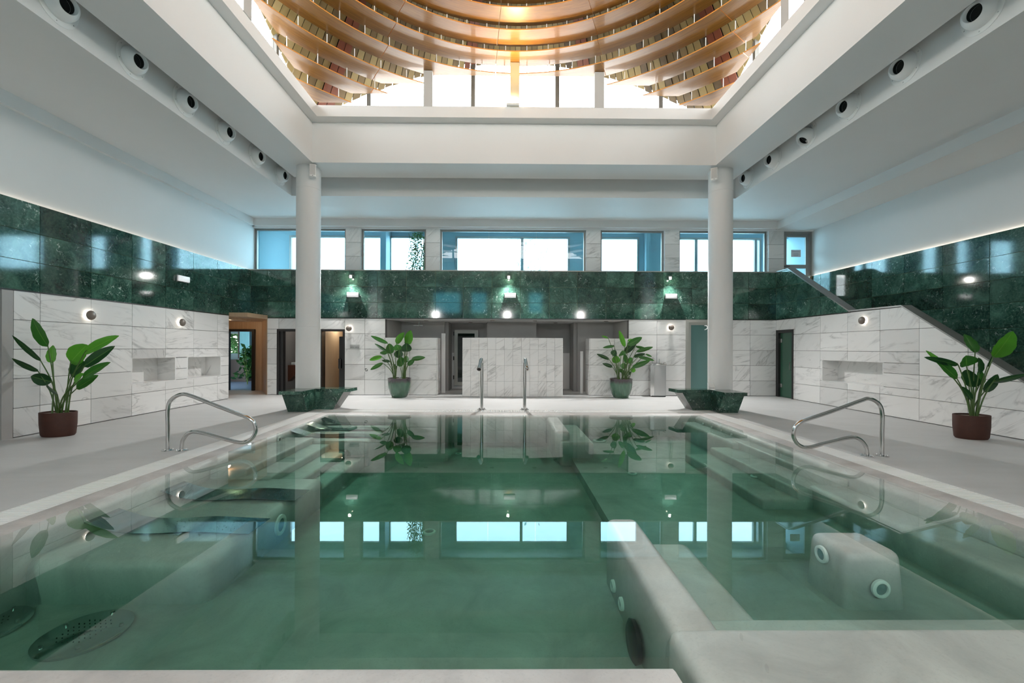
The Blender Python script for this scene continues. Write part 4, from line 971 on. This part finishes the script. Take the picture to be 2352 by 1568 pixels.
# ================================================================= PLANTS
PL = [(-5,-12,112,-30,-15,158,20,1),(-35,5,87,-42,-31,129,9,0),(-32,-2,70,-41,-32,92,9,0),(-14,2,52,-42,-4,62,18,0),(12,-13,32,12,-30,51,12,0),(-17,7,84,-23,12,114,20,2),(15,5,85,45,1,115,29,2),(47,-4,101,100,-2,131,17,2),(53,-10,79,101,-9,113,17,0),(12,9,62,35,8,87,23,0),(55,-15,60,107,-25,87,14,1),(20,10,40,50,16,63,15,1),(37,-10,51,58,-18,68,12,2)]
PR = [(18,11,107,15,25,140,30,1),(21,-14,100,35,-31,142,31,2),(-37,7,78,-61,16,111,9,2),(-20,3,86,-79,2,99,10,0),(-24,1,63,-56,3,94,16,1),(-9,0,84,-15,-5,102,27,1),(8,-4,71,4,-8,99,16,0),(0,4,49,14,15,78,27,0),(26,11,52,36,19,78,14,1),(17,-4,41,35,-10,71,14,0),(19,-15,58,56,-33,73,8,0),(23,-3,83,27,-8,101,7,0),(-5,-5,27,-19,-3,50,10,0)]
PB = [(-8,-8,105,17,-15,139,19,2),(26,-4,102,34,-6,146,26,2),(15,4,104,38,1,123,14,0),(26,-16,81,26,-24,106,27,0),(-34,-8,106,-82,-19,128,11,1),(-42,16,80,-86,30,106,8,0),(-30,11,74,-37,20,106,22,1),(-38,4,77,-61,3,77,10,1),(-54,4,65,-97,14,55,13,2),(-51,1,46,-91,5,25,11,1),(-30,5,51,-55,3,54,8,0),(16,8,82,-26,17,96,10,0),(0,-6,86,-5,-20,102,24,1),(-6,12,61,-8,22,86,24,0),(0,7,35,0,19,66,21,1),(17,7,47,16,20,68,16,1),(25,-3,40,46,-2,58,13,1),(37,-2,58,77,4,64,13,1),(-13,12,26,-22,17,43,10,0)]
PC = [(9,-8,98,-12,-22,147,13,2),(-40,-3,124,-62,-12,131,6,2),(-25,-14,100,-62,-28,95,8,1),(-33,13,59,-68,30,76,10,0),(-24,8,36,-54,12,47,10,0),(-16,1,48,-16,-1,72,22,2),(-3,-10,71,-3,-26,86,22,1),(18,-9,103,61,-11,127,18,1),(24,11,116,48,25,119,10,2),(11,10,79,54,13,116,19,0),(45,-6,83,95,-10,98,11,1),(47,7,99,87,20,91,8,1),(42,12,67,80,16,77,11,0),(77,3,75,98,9,68,6,1),(53,0,67,101,-5,57,10,1),(34,-1,35,87,-8,57,14,1),(33,14,26,56,32,26,13,2),(19,2,48,10,0,77,14,1),(26,13,48,42,26,64,16,1),(14,12,30,14,29,48,18,1),(8,0,21,-8,-1,30,10,1),(10,3,11,3,5,22,8,0),(-29,-11,72,-22,-24,87,18,0),(26,10,13,34,12,22,8,0)]

def leaf_blade(bm, a, b, wd, up, seg=12, droop=.10, fold=.22):
    a = Vector(a); b = Vector(b); L = (b-a).length; t = (b-a).normalized(); side = t.cross(up).normalized(); nr = side.cross(t).normalized()
    uvl = bm.loops.layers.uv.verify(); rows = []
    for i in range(seg+1):
        u = i/seg; wv = (math.sin(PI*min(1, u*.94+.06))**.62)*(1-.22*u) if u < 1 else .02
        if i == 0: wv = .12
        c_ = a+t*(L*u)+nr*(-droop*L*(u*u)+droop*L*.55*u); hw = wd/2*wv; row = []
        for s_ in (-1, -.5, 0, .5, 1):
            rip = .014*wd*math.sin(u*22+s_*2)*(abs(s_))
            row.append((bm.verts.new(c_+side*(hw*s_)+nr*(fold*hw*abs(s_)+rip)), (.5+.5*s_, u)))
        rows.append(row)
    for r0, r1 in zip(rows, rows[1:]):
        for j in range(4):
            q = (r0[j], r0[j+1], r1[j+1], r1[j]); f = bm.faces.new([x[0] for x in q])
            for lp, x in zip(f.loops, q): lp[uvl].uv = x[1]
def plant(data, x, y, zpot, label, pot, seed, spread, stems):
    rnd = random.Random(seed); r = empty('potted_plant', (x, y, 0)); tag(r, label, 'potted plant')
    for (bx, by, bz, tx, ty, tz, wd, tone) in data:
        a = Vector((bx, by, bz))/100; b = Vector((tx, ty, tz))/100; a.z += zpot; b.z += zpot
        d = (b-a); upv = Vector((rnd.uniform(-.3, .3), -1, rnd.uniform(.05, .3)))
        if abs(d.normalized().dot(upv.normalized())) > .85: upv = Vector((0, -.5, 1))
        bm = bmesh.new(); leaf_blade(bm, a, b, wd/100*1.25, upv, droop=rnd.uniform(.02, .14), fold=rnd.uniform(.12, .3))
        lf = finish('leaf', bm, M['leaf%d' % tone], r, smooth=70)
        k0 = stems[0] if (a.x < 0 or len(stems) == 1) else stems[1]
        s0 = Vector((k0+rnd.uniform(-spread, spread)*.8+a.x*.12, rnd.uniform(-spread, spread)*.6, zpot-.03))
        mid = s0.lerp(a, .5)+Vector((-(a.x-s0.x)*.16, 0, .06*abs(a.z-zpot)))
        P_ = smooth_path([s0, mid, a, a+d*.10], 5); n_ = len(P_)
        bm = bmesh.new(); tube(bm, P_, [.013-.008*i/(n_-1) for i in range(n_)], 7); finish('stem', bm, M['stem'], r, smooth=60)
    if pot == 'terra':
        bm = bmesh.new(); lathe(bm, [(.0, 0), (.225, 0), (.245, .03), (.262, .20), (.265, .39), (.262, .40), (.248, .40), (.245, .36), (.0, .35)], 48, sx=1.0, sy=.72, close=False); pt_ = finish('pot', bm, M['terracotta'], r, smooth=40)
        bm = bmesh.new(); lathe(bm, [(.244, .375), (0, .385)], 32, sy=.72, close=False); finish('soil', bm, M['soil'], pt_)
    else:
        bm = bmesh.new(); lathe(bm, [(0, 0), (.20, 0), (.235, .03), (.285, .14), (.325, .30), (.342, .45), (.344, .56), (.352, .575), (.350, .585), (.325, .585), (.32, .55), (0, .53)], 56, close=False); pt_ = finish('pot', bm, M['glaze'], r, smooth=40)
        bm = bmesh.new(); lathe(bm, [(.318, .555), (0, .56)], 32, close=False); finish('soil', bm, M['soil'], pt_)
plant(PL, -7.53, 7.17, .38, 'broad-leaved plant in a terracotta pot by the left marble wall', 'terra', 1, .09, [0])
plant(PR, 7.90, 7.10, .38, 'broad-leaved plant in a terracotta pot by the right stair wall', 'terra', 2, .09, [0])
plant(PB, -3.22, 12.82, .57, 'leafy plant in a glazed green pot left of the curved wall', 'glaze', 3, .06, [-.12, .10])
plant(PC, 3.51, 12.85, .57, 'bushy plant in a glazed green pot beside the drinking fountain', 'glaze', 4, .09, [-.06, .08])
# shrub behind the second window and the dim room plant, foliage outside
def shrub(x, y, z, h, rad, n, leaf, label, seed, mat):
    rnd = random.Random(seed); r = empty('shrub', (x, y, z)); tag(r, label, 'shrub')
    bm = bmesh.new()
    for q in range(7):
        a = rnd.uniform(0, 2*PI); tube(bm, smooth_path([(0, 0, 0), (.3*rad*math.cos(a), .3*rad*math.sin(a), h*.5), (rad*.8*math.cos(a), rad*.8*math.sin(a), h*rnd.uniform(.75, 1))], 4), .01, 5)
    finish('branch', bm, M['stem'], r)
    bm = bmesh.new()
    for q in range(n):
        zz = rnd.random(); a = rnd.uniform(0, 2*PI); rr_ = rad*math.sqrt(rnd.random())*(1-.55*zz)
        p = Vector((rr_*math.cos(a), rr_*math.sin(a), h*(.15+.85*zz))); d = Vector((rnd.uniform(-1, 1), rnd.uniform(-1, 1), rnd.uniform(-.7, .7))).normalized(); s_ = d.orthogonal().normalized()
        l_ = leaf*rnd.uniform(.7, 1.2); vs = [bm.verts.new(p), bm.verts.new(p+d*l_*.5+s_*l_*.25), bm.verts.new(p+d*l_), bm.verts.new(p+d*l_*.5-s_*l_*.25)]; bm.faces.new(vs)
    finish('foliage', bm, mat, r, kind='stuff')
shrub(-3.05, 14.5, 3.15, 2.35, .42, 1500, .085, 'leafy shrub standing behind the second upper window', 5, M['leaf1'])
shrub(-10.35, 17.0, 0, 1.5, .40, 160, .26, 'dark potted shrub in the dim room beyond the left doorway', 6, M['leaf0'])
shrub(-13.2, 21.5, 0, 3.4, 2.2, 2600, .30, 'green hedge outside the dim room window', 8, M['leaf0'])
shrub(1.4, 24.5, 2.88, 5.6, 1.5, 260, .30, 'tree crown outside in a washed-out glare colour, seen faintly through the middle window', 9, simple('washed_out_leaf', (.30, .52, .50), .6))  # pale cyan wash of the outdoor glare is painted into the foliage
